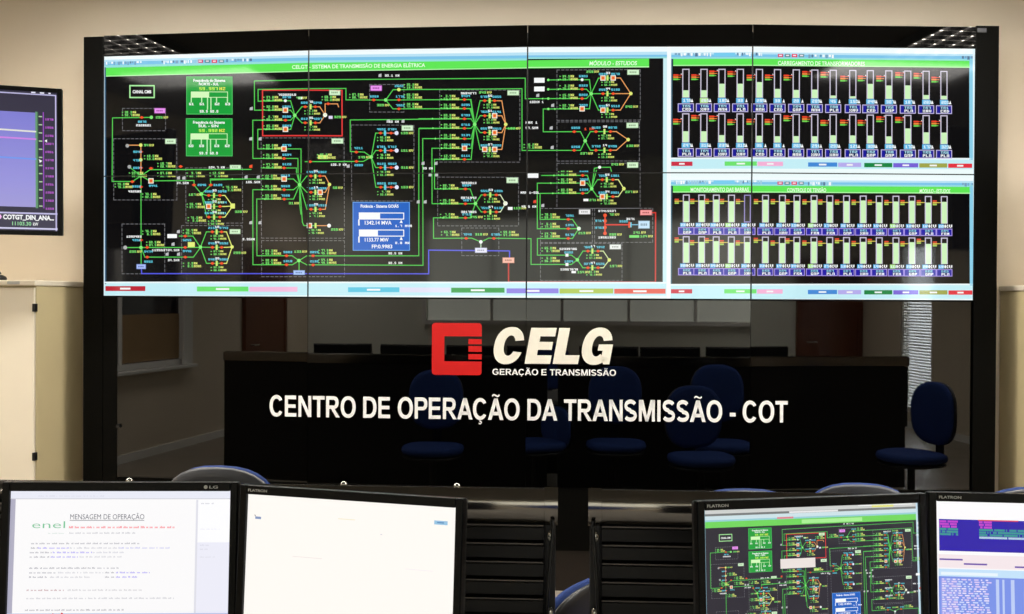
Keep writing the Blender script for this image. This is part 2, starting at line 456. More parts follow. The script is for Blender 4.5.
# ------------------------------------------------------------------ the picture on the video wall
G = (84, 205, 84); GB = (130, 235, 120); OR = (236, 160, 96); RD = (240, 84, 44); YE = (226, 236, 120); CY = (96, 205, 228)
WH = (248, 250, 250); RL = (232, 66, 62); DK = (8, 8, 10); GN = (96, 232, 86); TXG = (120, 225, 110)
CYB = (196, 238, 246); BL = (128, 200, 240)
cv = Canvas()          # body of the single-line diagram
hd = Canvas()          # window furniture and the bar charts
rnd = random.Random(3)
def num(k=1): return ('%d.%d' % (rnd.randint(1, 99), rnd.randint(0, 9))).rjust(4)
def vp(x, y, h=2.3):
    for dy, u in ((0, 'MW'), (2.9, 'MVAR')):
        cv.poly([(x, y + dy + .4), (x + 1.6, y + dy + 1.15), (x, y + dy + 1.9)], TXG, 4)
        e = cv.px(x + 3, y + dy, h, num(), TXG, 5, .62)
        cv.px(e + .4, y + dy, h, u, YE, 5, .62)
def lab(x, y, c=CY, n=4, h=2.1):
    cv.px(x, y, h, ''.join(rnd.choice('0123456789') for _ in range(n)), c, 5, .8)
def val(x, y): e = cv.px(x, y, 2.3, '%d' % rnd.randint(13, 345), TXG, 5, .8); cv.px(e + .6, y, 2.3, 'KV', YE, 5, .8)
def red(x, y): cv.poly([(x - 2.4, y), (x, y - 1.3), (x + 2.4, y), (x, y + 1.3)], RD, 4); cv.dot(x, y, 1.4, RD, 4)
def obox(x, y): cv.rect(x - 2.6, y - 2.6, x + 2.6, y + 2.6, (242, 170, 96), 4); cv.outline(x - 2.6, y - 2.6, x + 2.6, y + 2.6, WH, .6, 5); cv.dot(x, y, 1.3, RD, 5)
def gbox(x0, y0, x1, y1, c=(214, 244, 206)):
    cv.rect(x0, y0, x1, y1, c, 3); cv.outline(x0, y0, x1, y1, tuple(max(0, v - 50) for v in c), .5, 4)
    for q in range(4): cv.rect(x0 + (x1 - x0) * (.2 + .15 * q), y0 + (y1 - y0) * .35, x0 + (x1 - x0) * (.31 + .15 * q), y0 + (y1 - y0) * .65, tuple(max(0, v - 70) for v in c), 5)
def white_box(x0, y0, x1, y1): cv.rect(x0, y0, x1, y1, WH, 3)
def trafo(x, y, c=YE): cv.rect(x - 1.1, y - 2.6, x + 1.1, y + 2.6, (170, 220, 110) if c == YE else CY, 4); cv.rect(x - .5, y - 2.6, x + .5, y + 2.6, c, 5)
def icon(x, y, c=(190, 190, 194)): cv.poly([(x - 1.5, y + 1.6), (x - 1.2, y - 1.0), (x + 1.6, y - 1.8), (x + 1.6, y + 1.6)], c, 4)
def node(x, y, c=GB, r=1.8): cv.dot(x, y, r, c, 5, 10)
def trows(n0, rows, xa, x1, xt, x2, xb, n1, c2=OR, boxes=()):
    """transformer rows between two busbar nodes"""
    for k, y in enumerate(rows):
        cv.line([n0, (xa, y), (x2, y)], G); cv.line([(x2, y), (xb, y), n1], c2)
        trafo(xt, y)
        (obox if (k, 1) in boxes else red)(x1, y); (obox if (k, 2) in boxes else red)(x2, y)
        lab(x1 - 4, y - 5); lab(x2 - 2, y - 5); lab(xt - 1.5, y - 6, WH, 2)
        vp(xt - 6, y + 3, 1.9)
    node(*n0); node(*n1, c=YE)
def feeder(y, x0, xr, n, kind='r', v=None, bend=None, c=G):
    cv.line([(x0, y), (bend or xr + 6, y), n], c)
    (obox if kind == 'o' else red if kind == 'r' else (lambda a, b: node(a, b, WH, 1.5)))(xr, y)
    lab(xr - 3, y - 4.6)
    if v is not None: vp(v, y - 4.6)
    cv.dot(x0 + (xr - x0) * .3, y, .9, GB, 4)

# upper left corner
cv.outline(130, 85.5, 156, 98.6, (170, 238, 160), 1.3); cv.text(133.5, 93.7, 3.0, 'CANAL CMB', WH, 5, 19, .04)
for (x0, y0, x1, y1, t2, v2) in ((187.9, 77, 234, 114.7, 'NORTE - SUL', '59.997'), (187.4, 118.7, 233.8, 156.4, 'SUL - SIN', '59.992')):
    cv.rect(x0, y0, x1, y1, (24, 160, 58), 3); cv.outline(x0, y0, x1, y1, (90, 205, 110), .6, 4)
    cv.text(x0 + 7, y0 + 5.2, 2.7, 'Frequência do Sistema', WH, 5, 32, .03)
    cv.text(x0 + 12.5, y0 + 8.7, 2.5, t2, WH, 5, 20, .03)
    e = cv.px(x0 + 13, y0 + 10.6, 3.0, v2, (190, 240, 90), 5, .8); cv.px(e + 1, y0 + 10.6, 3.0, 'HZ', (240, 235, 90), 5, .8)
    cv.rect(x0 + 4.6, y0 + 15, x0 + 22.8, y0 + 21, (214, 250, 190), 4); cv.outline(x0 + 4.6, y0 + 15, x0 + 41.5, y0 + 21, (214, 250, 190), .6, 4)
    for dx, L in ((4.9, 5), (15.4, 5), (21.2, 12), (24.6, 12), (30.2, 5), (41, 5)):
        cv.rect(x0 + dx - .5, y0 + 21, x0 + dx + .5, y0 + 21 + L, (200, 245, 190), 4)
    for dx in (2.8, 13.4, 28.5, 39):
        cv.px(x0 + dx, y0 + 26.2, 2.4, '6' + rnd.choice('0123'), WH, 5, .8)
    cv.px(x0 + 13.5, y0 + 33.4, 2.5, '59.9', WH, 5, .62); cv.px(x0 + 24, y0 + 33.4, 2.5, '60.0', WH, 5, .62)
cv.line([(153, 117.7), (112.7, 118.3), (112.2, 181.6), (133, 181.6), (141.7, 176)], G)
red(142.7, 117.8); node(152.5, 117.7); val(157, 116.6); vp(122.5, 111.5); lab(139, 121); lab(137, 124.6, WH, 7)
cv.dash(122.9, 108.8, 166.7, 131); gbox(155.5, 108.4, 166.7, 113.7, (236, 150, 240))
cv.dash(113.8, 139, 178, 200); gbox(166.3, 138.9, 177.3, 144.2)
cv.line([(129, 145.4), (141.7, 145.4), (141.7, 181)], OR); node(141.7, 145.4, YE); cv.dot(128, 146, 1.9, (170, 170, 170)); cv.dot(130, 167, 1.9, (170, 170, 170))
red(141.7, 152); node(141.7, 160, YE); red(141.7, 168); red(152, 168.5); val(145, 144.3); lab(134, 151); lab(134, 159.5); lab(134, 167)
vp(145, 155); vp(158.5, 162.5); vp(158.5, 172); vp(129.6, 172); vp(115, 183); red(133, 181.8); red(141.7, 187); lab(133, 185.5); lab(129, 190.5, WH, 6); vp(143, 193)
cv.line([(141.7, 176), (131, 168)], G); cv.line([(141.7, 176), (151, 169.8), (252, 169.5)], G)
cv.line([(141.7, 173), (141.7, 265)], G); node(141.7, 176)
cv.line([(141.7, 176), (151, 181), (195.3, 180.6), (195.3, 185), (202.7, 194)], G); obox(152, 181); lab(150, 184.8)
red(182, 166.6); icon(251.8, 166.4, RD); icon(252.4, 108.8); icon(251.8, 138.9); icon(260.9, 138.9)
cv.dash(187, 168, 243.5, 223); gbox(231, 165, 242, 169.2); cv.px(210, 166.4, 2.2, '104.7 KM', WH, 5, .7)
vp(188, 172); vp(211, 172); red(195.3, 185); red(212.2, 185); lab(199, 184); lab(215, 184)
cv.line([(202.7, 194), (212.2, 185), (211.6, 180), (250, 179)], G)
trows((202.7, 194), (195.4, 206.4, 217), 208, 210, 215.3, 221.2, 226, (233.8, 206), YE, {(1, 1)})
val(190, 193.5); vp(188, 203); vp(189, 216.5); vp(224, 186); val(236, 210.5); cv.rect(231.5, 203.5, 236, 208.5, YE, 4)
icon(179.7, 178); icon(185, 178); cv.px(178, 182, 2.2, '34.5KM', WH, 5, .7); icon(247, 177); icon(259, 177); cv.px(247, 181, 2.2, '106.5KM', WH, 5, .7)
cv.dash(122.2, 224, 165.6, 273.7); cv.dot(125.6, 247.5, 2.1, (180, 180, 180))
cv.line([(125.6, 247.5), (201.6, 247.3)], G); cv.line([(141.7, 247.5), (145.5, 257), (194.5, 257), (201.6, 247.3)], G); cv.line([(180.4, 236), (194, 236), (201.6, 247.3)], G)
for a in ((148, 247.3), (148, 257), (141.7, 240), (186.4, 236), (186.4, 247.3), (186.4, 257)): red(*a)
node(141.7, 247.5); vp(143, 230); vp(147, 241); vp(184, 229); vp(184, 262); lab(145, 250.5); lab(145, 260.5); lab(184, 239); lab(184, 250); lab(127, 235.5, WH, 7); lab(133, 239); val(130, 250.4); lab(153, 249, WH, 7)
white_box(168.4, 234, 178, 238); icon(179.4, 231.5); icon(174, 244); icon(168, 254); icon(179.5, 254); cv.px(169, 249, 2.1, '34.5KM', WH, 5, .7); cv.px(169, 259, 2.1, '34.5KM', WH, 5, .7)
cv.dash(182.6, 225.5, 243, 273.7); gbox(230.6, 229, 241.4, 234); cv.rect(189, 242, 196, 247, YE, 4)
trows((201.6, 247), (231.8, 247.2, 263.2), 207.5, 213.5, 217.8, 222.7, 227.5, (233, 246.8), YE); val(234.5, 251.5)
gbox(137, 264, 146.6, 269, (170, 190, 250))
cv.line([(142, 269), (142.3, 273.5), (429.5, 273.5), (429.5, 249.8), (510, 250.5), (510, 257)], (88, 92, 232), 1.1)
# red framed substation and the one below it
cv.line([(284, 110.4), (255.6, 110.4), (255.6, 81.3), (525.6, 77.7), (525.6, 98.3), (582.6, 98.3)], G)
cv.line([(286, 101), (259.2, 101.5), (259.2, 89.7), (346.6, 88.6), (346.6, 100), (386.8, 100)], G)
cv.outline(263, 90, 343.2, 136.5, (228, 60, 58), 1.2, 3)
for y, x0, k in ((101, 263, 'w'), (110.4, 263, 'o'), (120.4, 253.9, 'r'), (129.5, 258.8, 'o')): feeder(y, x0, 286, (295.2, 115.6), k, 264.5, 291)
trows((295.2, 115.6), (107, 123), 302, 305.3, 310.6, 315.5, 320, (325.4, 115.2), OR)
cv.line([(325.4, 115.2), (325.4, 104), (338, 104), (339, 107)], OR); red(328.5, 104); cv.rect(329, 116, 333, 119, (225, 215, 245), 4); val(334.5, 116); vp(322, 96); lab(279, 94, WH, 8); val(297, 97); white_box(299, 97, 302.5, 99.5)
node(325.4, 115.2, WH, 2.2)
gbox(329.6, 90, 341, 95.5); gbox(331.8, 138.4, 343.8, 143.7)
cv.line([(253.9, 120.4), (253.9, 158.5), (284, 158.5)], G); cv.line([(258.8, 129.5), (258.8, 149), (284, 149)], G)
cv.dash(262, 138, 344.5, 238)
N = (299.6, 184.8)
for y, x0, k, bx in ((149, 258.8, 'o', 301), (158.5, 253.9, 'r', 298), (168, 262, 'r', 296.5)):
    cv.line([(x0, y), (bx, y), (bx, 172), N], G); (obox if k == 'o' else red)(284.5, y); vp(264, y - 4.6); lab(283, y - 4.7)
for y, x0, k in ((179, 211.6, 'o'), (189.7, 253.7, 'r'), (199, 257.5, 'r')): feeder(y, x0, 284.5, N, k, 263, 293.5)
trows(N, (176, 192.2, 209.2), 306.5, 310.6, 315.2, 320, 325.2, (329.6, 184.4), OR, {(1, 2)})
cv.line([N, (302, 222), (303.5, 225.5), (315, 225.5)], G); cv.line([(315, 225.5), (329, 225.5)], OR); trafo(315.2, 225.5); obox(309, 225.5); node(329, 225.5, WH, 2); val(331, 228.2); vp(308, 229, 1.9); val(333, 186.5); val(289, 202)
cv.line([N, (299.6, 205), (300.6, 214)], G)
cv.line([(253.7, 189.7), (253.5, 264.6), (292, 264.6), (298.6, 260.4), (306, 255.7), (419.6, 255.5), (420, 128.5), (465, 127.9)], G)
cv.line([(257.5, 199), (257.5, 255.6), (292, 255.6), (298.6, 260.4), (306, 264.6), (423.8, 265), (423.8, 138.4), (465, 138.3)], G)
cv.line([(298.6, 260.4), (298.6, 271)], G); node(298.6, 260.4); gbox(293, 270, 304.3, 274.8, (170, 200, 250))
for a in ((286.5, 255.6), (286.5, 264.6), (312.5, 255.6), (312.5, 264.8)): red(*a); lab(a[0] - 3, a[1] - 4.7)
vp(263, 249.5); vp(263, 259); vp(318, 249); vp(318, 258.5); val(294, 250.3); cv.dash(262, 240.5, 344.5, 276.5)
icon(251.5, 222.5); icon(260.5, 222.5); cv.px(243.5, 238, 2.2, '9.95KM', WH, 5, .7); cv.px(389, 252, 2.2, '30.5 KM', WH, 5, .7); cv.px(389, 261.6, 2.2, '30.5 KM', WH, 5, .7)
# upper middle
cv.dash(370.5, 84.5, 405, 112); gbox(371.4, 85.5, 383, 91, (236, 150, 240)); red(374.7, 100); lab(371, 95.5); val(378, 104); vp(350, 93.5)
cv.line([(386.8, 100), (394.2, 89.7), (522.4, 88.3), (522.4, 150), (574.7, 150)], G); node(400, 89.6, YE); lab(396, 85)
cv.line([(386.8, 100), (471.5, 99.3), (475.7, 124)], G); cv.line([(386.8, 100), (394, 108.8), (471, 108.4), (475.7, 124)], G); node(386.8, 100)
red(400, 99.8); red(400, 108.8); lab(397, 95.5); lab(397, 104.3); vp(405, 83.5); vp(405, 93.5); vp(405, 103); icon(381, 75.5); cv.px(386, 74.5, 2.3, '30.1 KM', WH, 5, .7)
NB = (475.7, 124)
cv.line([(465, 118.5), (350.8, 120), (350.8, 151.5), (365, 152), (372, 156.9)], G)
for y, x0, k in ((99.3, 441, 'r'), (108.2, 441, 'r'), (118.5, 420, 'r'), (128, 420.5, 'r'), (138.4, 424, 'r'), (148, 433, 'o'), (159, 435.5, 'r')): feeder(y, x0, 465.5, NB, k, 442, 472)
cv.line([(433, 148), (433, 203.4), (466, 203.4)], G); cv.line([(435.5, 159), (435.5, 188.6), (466, 188.6)], G)
trows(NB, (100.4, 115.4, 132.2, 149), 481, 485.6, 490.5, 495.4, 502.5, (506.4, 124), OR, {(1, 2), (2, 2), (3, 1), (3, 2)})
cv.line([(506.4, 128), (519, 128)], G); val(508.5, 126.8); val(480, 91); lab(462, 92, WH, 7); cv.dash(440.8, 89.7, 520.3, 161.7); gbox(508, 90, 519.6, 95)
icon(389, 121); icon(404, 121); cv.px(390, 120.5, 2.2, '60 KM', WH, 5, .7); icon(424, 163); icon(437, 163); cv.px(424, 167, 2.2, '99 KM', WH, 5, .7); icon(419, 201.5); icon(426, 201.5); icon(431, 174.5); icon(437.5, 174.5)
NC = (372, 156.9)
cv.dash(352, 125, 415, 200.7); gbox(402.7, 125.3, 414.3, 130.6)
cv.line([(305, 161.7), (364, 161.3), NC], G); red(357, 152); red(357, 161.3); red(310, 161.7); lab(355, 147); lab(355, 164); cv.rect(318, 155, 328, 159, YE, 3); vp(317, 153.6, 2.4); cv.px(331, 163.5, 2.2, '106.2 KM', WH, 5, .7); icon(348.5, 166); val(359, 156)
for k, y in enumerate((133, 150.4, 167.4, 187)):
    cv.line([NC, (376.5, y), (386, y)], G); cv.line([(386, y), (397.6, y)], (230, 140, 130), .9)
    trafo(386, y, CY); red(381.5, y); red(392, y); node(397.6, y, (225, 230, 255), 2.1); lab(378, y - 4.8); lab(389, y - 4.8); val(402, y - 1.2); vp(378, y + 3.4, 2.0)
node(*NC)
# blue power panel
cv.rect(353, 201.8, 410.7, 250.4, (18, 96, 196), 3); cv.outline(353, 201.8, 410.7, 250.4, (110, 170, 236), .7, 4)
cv.text(361, 207.4, 3.0, 'Potência - Sistema GOIÁS', WH, 5, 38.5, .03)
for y, f, t, t2 in ((212.3, .47, '1342.14 MVA', '1.7 MVA'), (229.3, .42, '1133.77 MW', '0.8 MW')):
    cv.rect(359.3, y, 359.3 + 45.7 * f, y + 7, WH, 4); cv.outline(359.3, y, 405, y + 7, WH, .9, 4)
    cv.text(364.4, y + 12, 3.7, t, WH, 5, 28 if 'A' in t else 25, .02); cv.px(396, y + 12.2, 2.3, t2, WH, 5, .8)
    cv.poly([(400.4, y + 10.4), (402, y + 7), (403.6, y + 10.4)], WH, 4); cv.rect(358.6, y + 7, 360, y + 13, WH, 4)
cv.text(372, 248.0, 3.6, 'FP:0.9983', WH, 5, 21, .02)
# lower middle
ND = (476.3, 203.2)
for y, x0 in ((188.6, 435.5), (203.4, 433), (217.5, 434.4)): feeder(y, x0, 466.3, ND, 'r', 441, 471); lab(462, y - 7, WH, 7)
trows(ND, (194.5, 211.5), 482, 485.6, 491, 497, 501, (506, 203), (220, 235, 190)); node(506, 203, WH, 2.2)
cv.dash(438.6, 176.8, 519, 225.5); gbox(507, 177, 518.6, 182.7); white_box(508.4, 206.5, 513, 209.5); val(514, 206.5); val(471, 215.5)
cv.line([(434.4, 217.5), (434.4, 238), (472.5, 237.7), (481.6, 241.5), (489.5, 237.7), (531.3, 238.2), (531.3, 264), (567.3, 264)], G)
cv.line([(481.6, 241.5), (481.6, 248)], (200, 230, 200)); node(481.6, 241.5, WH); red(467, 238); red(494.5, 238); vp(442, 230.5); vp(501, 230.5); lab(464, 233); lab(492, 233); val(476, 232.8)
cv.dash(462.6, 227.6, 499.4, 255.3); gbox(475.7, 247.3, 487.8, 252.5, (235, 235, 255))
gbox(503, 257, 514.8, 262.7, (250, 190, 170))
cv.line([(509, 263), (509, 281.6), (656.3, 281.8), (656.3, 212.4), (652, 212.4)], (206, 52, 44), 1.3); gbox(640.8, 209.6, 652.7, 215, (250, 160, 160))
# right column
NE = (591.7, 93.6)
white_box(534.5, 77.5, 545, 82.4); white_box(534.5, 86.2, 545, 91)
for y, x0, k in ((79.6, 548.7, 'w'), (89, 548.7, 'r'), (98.3, 526, 'r'), (108.6, 543.6, 'o')): feeder(y, x0, 582.6, NE, k, 560, 590 if y in (79.6, 108.6) else 587); cv.dot(548.7, y, 1.3, GB)
cv.line([(543.6, 108.6), (543.6, 131.4), (581, 131.4), (585.7, 140.6), (581, 150), (560, 150)], G)
trows(NE, (78, 93.6, 110), 599, 603.5, 608, 613.7, 621, (631.3, 93.6), OR, {(0, 1), (0, 2), (2, 1)})
trows((585.7, 140.6), (131.4, 150), 591, 596.5, 605, 611, 617, (628.7, 139.5), OR)
red(574.7, 131.4); red(574.7, 150); lab(572, 126.5); lab(572, 145.5); vp(524, 143); val(581, 152); val(627, 144.5); val(626, 105.5); val(587, 70.5); cv.px(585, 127.5, 2.4, '1 KV', RD, 5, .8)
icon(538, 95); cv.px(530, 100.5, 2.2, '100KM 1', WH, 5, .7); icon(553, 105); icon(551.5, 127.5); icon(552.5, 147); cv.px(526, 121, 2.3, 'MAR 1', WH, 5, .8); cv.px(526, 126.3, 2.3, '97.5KM', WH, 5, .7)
cv.dash(557.4, 69.7, 640.8, 120); cv.dash(557.4, 121.6, 640, 160.7); gbox(627.7, 69.7, 639.7, 75); gbox(627, 122.6, 639, 128); gbox(627.7, 162, 639, 167.7)
NF = (592.3, 188.4)
white_box(528, 173, 538.7, 177.4); cv.dash(557.4, 163, 640.8, 208)
for y, x0, k in ((175, 542, 'r'), (182.7, 537.6, 'o'), (192.9, 540.4, 'r')): feeder(y, x0, 583.2, NF, k, 558.5, 588)
cv.line([NF, (595, 168), (600, 167), (611, 167), (612, 171)], G); cv.line([NF, (597, 170)], G); node(600.2, 167, WH, 1.6); val(612, 163)
trows(NF, (179.4, 196.3), 598, 603, 607.4, 613.5, 619, (624.5, 188.4), (225, 235, 150), {(1, 1)}); val(626, 190.5); white_box(584, 198.4, 589, 200.8); val(590, 198.5)
cv.line([(537.6, 182.7), (537.6, 228.3), (573, 228.3), (579.4, 228.2)], G); cv.line([(540.4, 192.9), (540.4, 218.9), (573, 218.9), (579.4, 228.2)], G)
cv.line([(567.3, 254.7), (537.7, 254.7), (537.7, 238), (573, 238), (579.4, 228.2)], G)
for y in (218.9, 228.3, 238): red(568.8, y); vp(542, y - 6); lab(566, y - 4.7)
node(579.4, 228.2, (225, 250, 225), 2); val(579, 231.5); cv.dash(540.8, 208, 593, 242); gbox(579.4, 209, 591, 214, (240, 240, 240))
icon(535, 201, (225, 70, 50)); icon(543, 205); cv.px(521, 191, 2.3, 'MAR 1-SOL', WH, 5, .7); cv.px(522, 205, 2.3, '45.5 KM', WH, 5, .7)
cv.dash(595.3, 208, 653.5, 242)
cv.line([(605.7, 215), (605.7, 233)], (235, 70, 50), 1.3); cv.line([(605.7, 224.4), (630, 224.4)], (225, 50, 40), 1.3); cv.line([(632, 224.4), (639, 224.4)], (120, 190, 220))
for y in (215, 220.6, 227, 233): cv.dot(605.7, y, 1.9, RD)
cv.rect(629, 221.5, 631, 227.5, RD, 4); cv.rect(631, 222, 632.4, 227, CY, 4); gbox(639, 220.4, 650.5, 228.3, (196, 226, 246))
lab(596, 219.4); lab(596, 226.3); val(610, 213); val(610, 233); lab(599, 209.6, WH, 8); lab(599, 236, WH, 8); lab(620, 220); lab(627, 217.6, WH, 4); val(634, 231); cv.rect(630, 234.8, 640, 237.4, TXG, 4); val(641, 234.8)
cv.line([(567.3, 254.7), (572, 254.7), (577.9, 259.4), (572, 264), (567.3, 264)], G)
cv.rect(566, 253.2, 569, 256.2, WH, 4); cv.rect(566, 262.6, 569, 265.6, WH, 4); lab(560, 247.5, WH, 8); lab(561, 268, WH, 8); lab(565, 251); lab(565, 260); vp(542, 246.5); vp(542, 256.5); white_box(572, 270.6, 576.5, 272.8); val(578, 270.6)
trows((577.9, 259.4), (250.7, 267.4), 583.5, 588.5, 593, 598.7, 604, (610, 259.6), (215, 235, 170)); val(610.5, 264.5); cv.dash(540.8, 243, 622.8, 280); gbox(610.3, 244, 621.8, 249, (240, 245, 240))

# window furniture, left window
hd.rect(103, 40, 980, 305, DK, 0)
def bands(x0, x1, ys0, ys1, cols):
    """horizontal bands whose edges run from ys0 at x0 to ys1 at x1"""
    for k, c in enumerate(cols):
        hd.poly([(x0, ys0[k]), (x1, ys1[k]), (x1, ys1[k + 1]), (x0, ys0[k + 1])], c, 1)
TB = [(242, 252, 254), (186, 228, 246), (124, 196, 234), (150, 222, 222)]
bands(103, 309, (56, 60.6, 62.5, 66, 68.4), (50, 55.6, 58, 61, 63.2), TB)
bands(309, 528, (50, 55.6, 58, 61, 63.2), (45.5, 52, 55, 58, 60), TB)
bands(528, 671, (45.5, 52, 55, 57, 58.6), (45.5, 52, 55, 57, 58.6), TB)
hd.poly([(106, 68.4), (309, 63.2), (309, 72), (106, 77.2)], GN, 2)
hd.poly([(309, 63.2), (528, 60), (528, 68), (309, 72)], GN, 2)
hd.poly([(528, 60), (649.5, 58.8), (649.5, 67.2), (528, 68)], GN, 2)
hd.poly([(106, 76.4), (309, 71.2), (309, 72), (106, 77.2)], (190, 250, 180), 3); hd.poly([(309, 71.2), (528, 67.2), (528, 68), (309, 72)], (190, 250, 180), 3); hd.rect(528, 66.6, 649.5, 67.6, (190, 250, 180), 3)
hd.rect(102, 56, 104.6, 300, (226, 244, 252), 2); hd.rect(104.6, 68, 106, 284, (60, 100, 130), 2)
hd.rect(663.6, 58.6, 667.4, 300, (206, 240, 244), 2); hd.rect(667.4, 45, 671.5, 300, (246, 253, 254), 2)
hd.text(292.5, 69.3, 3.7, 'CELGT - SISTEMA DE TRANSMISSÃO DE ENERGIA ELÉTRICA', (232, 255, 226), 4, 134, .02, ty=-.018)
hd.text(589.5, 65.3, 4.0, 'MÓDULO - ESTUDOS', (232, 255, 226), 4, 48, .02, shear=.15)
r2 = random.Random(11)
def toolbar(x0, x1, y, ty, icons=True):
    x = x0
    while x < x1:
        wd = r2.uniform(.8, 2.6)
        hd.rect(x, y + ty * (x - x0), x + wd, y + ty * (x - x0) + r2.uniform(1.6, 3.6), r2.choice([(120, 160, 190), (235, 246, 250), (90, 120, 150), (250, 252, 252), (160, 205, 225)]), 4); x += wd + r2.uniform(.5, 1.2)
def win_buttons(x, y):
    for k, c in enumerate(((214, 70, 110), (96, 140, 150), (230, 50, 90), (110, 150, 160))):
        hd.rect(x + k * 7, y, x + k * 7 + 5.4, y + 3.2, c, 4); hd.rect(x + k * 7 + 1.2, y + .9, x + k * 7 + 4.2, y + 2.1, (246, 230, 240), 5)
toolbar(106, 143, 62.6, -.022); toolbar(163, 198, 61.4, -.022); win_buttons(199.4, 60.2); toolbar(226, 252, 59.6, -.022)
def foot(x0, x1, yt, tags, yb, th):
    """light footer bar with colour tags"""
    hd.rect(x0, yt, x1, yb + 6, CYB, 2); hd.rect(x0, yt, x1, yt + 1.6, (236, 250, 252), 3); hd.rect(x0, yb - 2.2, x1, yb + 6, (238, 252, 252), 3)
    for a, b, c, y in tags:
        hd.rect(a, y, b, y + th, c, 4)
        if sum(c) < 640: hd.rect((a + b) / 2 - (b - a) * .13, y + th * .32, (a + b) / 2 + (b - a) * .13, y + th * .7, (246, 246, 246), 5)
foot(104.6, 667, 281.6, [(105.3, 146, (190, 34, 52), 286), (198, 249, (104, 226, 110), 286.4), (250, 297, (244, 190, 224), 286.6), (348, 400, (92, 200, 228), 287), (400.5, 451, (226, 226, 246), 287.2), (452, 505, (42, 158, 72), 287.4), (507, 559, (142, 128, 226), 288), (560, 614, (176, 200, 84), 288.2), (615, 666.4, (232, 96, 82), 288.4)], 297.5, 4.9)
# right windows
def right_window(yt, yb, head, foot_y, tagy, title_y):
    w0, b0, g0, g1 = head
    bands(671.5, 980, (yt, w0, w0 + 2, b0, g0), (yt, w0 + .6, w0 + 2.6, b0 + 1, g0 + 1), TB)
    hd.rect(671.5, g0, 672.8, foot_y, (60, 100, 120), 3)
    hd.poly([(673.6, g0), (970, g0 + 1), (970, g1 + 1), (673.6, g1)], GN, 3); hd.poly([(673.6, g1 - 1), (970, g1), (970, g1 + 1), (673.6, g1)], (180, 248, 170), 4)
    hd.rect(969.4, g0, 973, foot_y + 2, (140, 208, 234), 3); hd.rect(973, yt, 980, yb + 4, (226, 246, 252), 3)
    toolbar(675, 712, w0 + .6, 0); hd.rect(714, w0 + .4, 735, w0 + 3.6, (120, 205, 240), 4); toolbar(737, 762, w0 + .6, 0); win_buttons(777.5, w0 + 1.6); toolbar(808, 832, w0 + 2, .004); toolbar(962, 972, w0 + 2.6, 0)
    foot(671.5, 980, foot_y, [(671.8, 693, (206, 44, 70), tagy), (725, 757, (110, 226, 110), tagy), (757.6, 783, (244, 176, 214), tagy + .2), (808, 837, (66, 138, 216), tagy + .8), (838, 861, (182, 172, 236), tagy + 1), (864, 892, (18, 132, 66), tagy + 1.2), (893, 918, (118, 96, 214), tagy + 1.3), (919, 947, (160, 164, 74), tagy + 1.4), (948, 972, (228, 52, 66), tagy + 1.6)], yb - 1, 4.3)
right_window(45, 172, (53, 57.6, 59.3, 66.3), 157.6, 161.6, 64)
right_window(172, 302, (180, 184, 185.6, 192.4), 283.6, 288.8, 191)
hd.text(777.5, 65.6, 4.0, 'CARREGAMENTO DE TRANSFORMADORES', (236, 255, 230), 5, 87, .02, ty=.004)
hd.text(691, 191.4, 3.8, 'MONITORAMENTO DAS BARRAS', (236, 255, 230), 5, 58, .02)
hd.text(787, 191.9, 3.8, 'CONTROLE DE TENSÃO', (236, 255, 230), 5, 39, .02)
hd.text(919, 192.6, 3.8, 'MÓDULO - ESTUDOS', (236, 255, 230), 5, 31, .02, shear=.15)
OUTL = (206, 200, 220); FILL = (206, 244, 188)
def bar(x, yt, yb, f, hw, wide, off, navy_empty=False):
    hd.rect(x - hw, yt, x + hw, yb, (10, 10, 12), 2); hd.outline(x - hw, yt, x + hw, yb, OUTL if not navy_empty else (150, 140, 200), 1.0, 3)
    if f > 0: hd.rect(x - hw + .9, yb - (yb - yt) * f, x + hw - .9, yb - .3, FILL, 4)
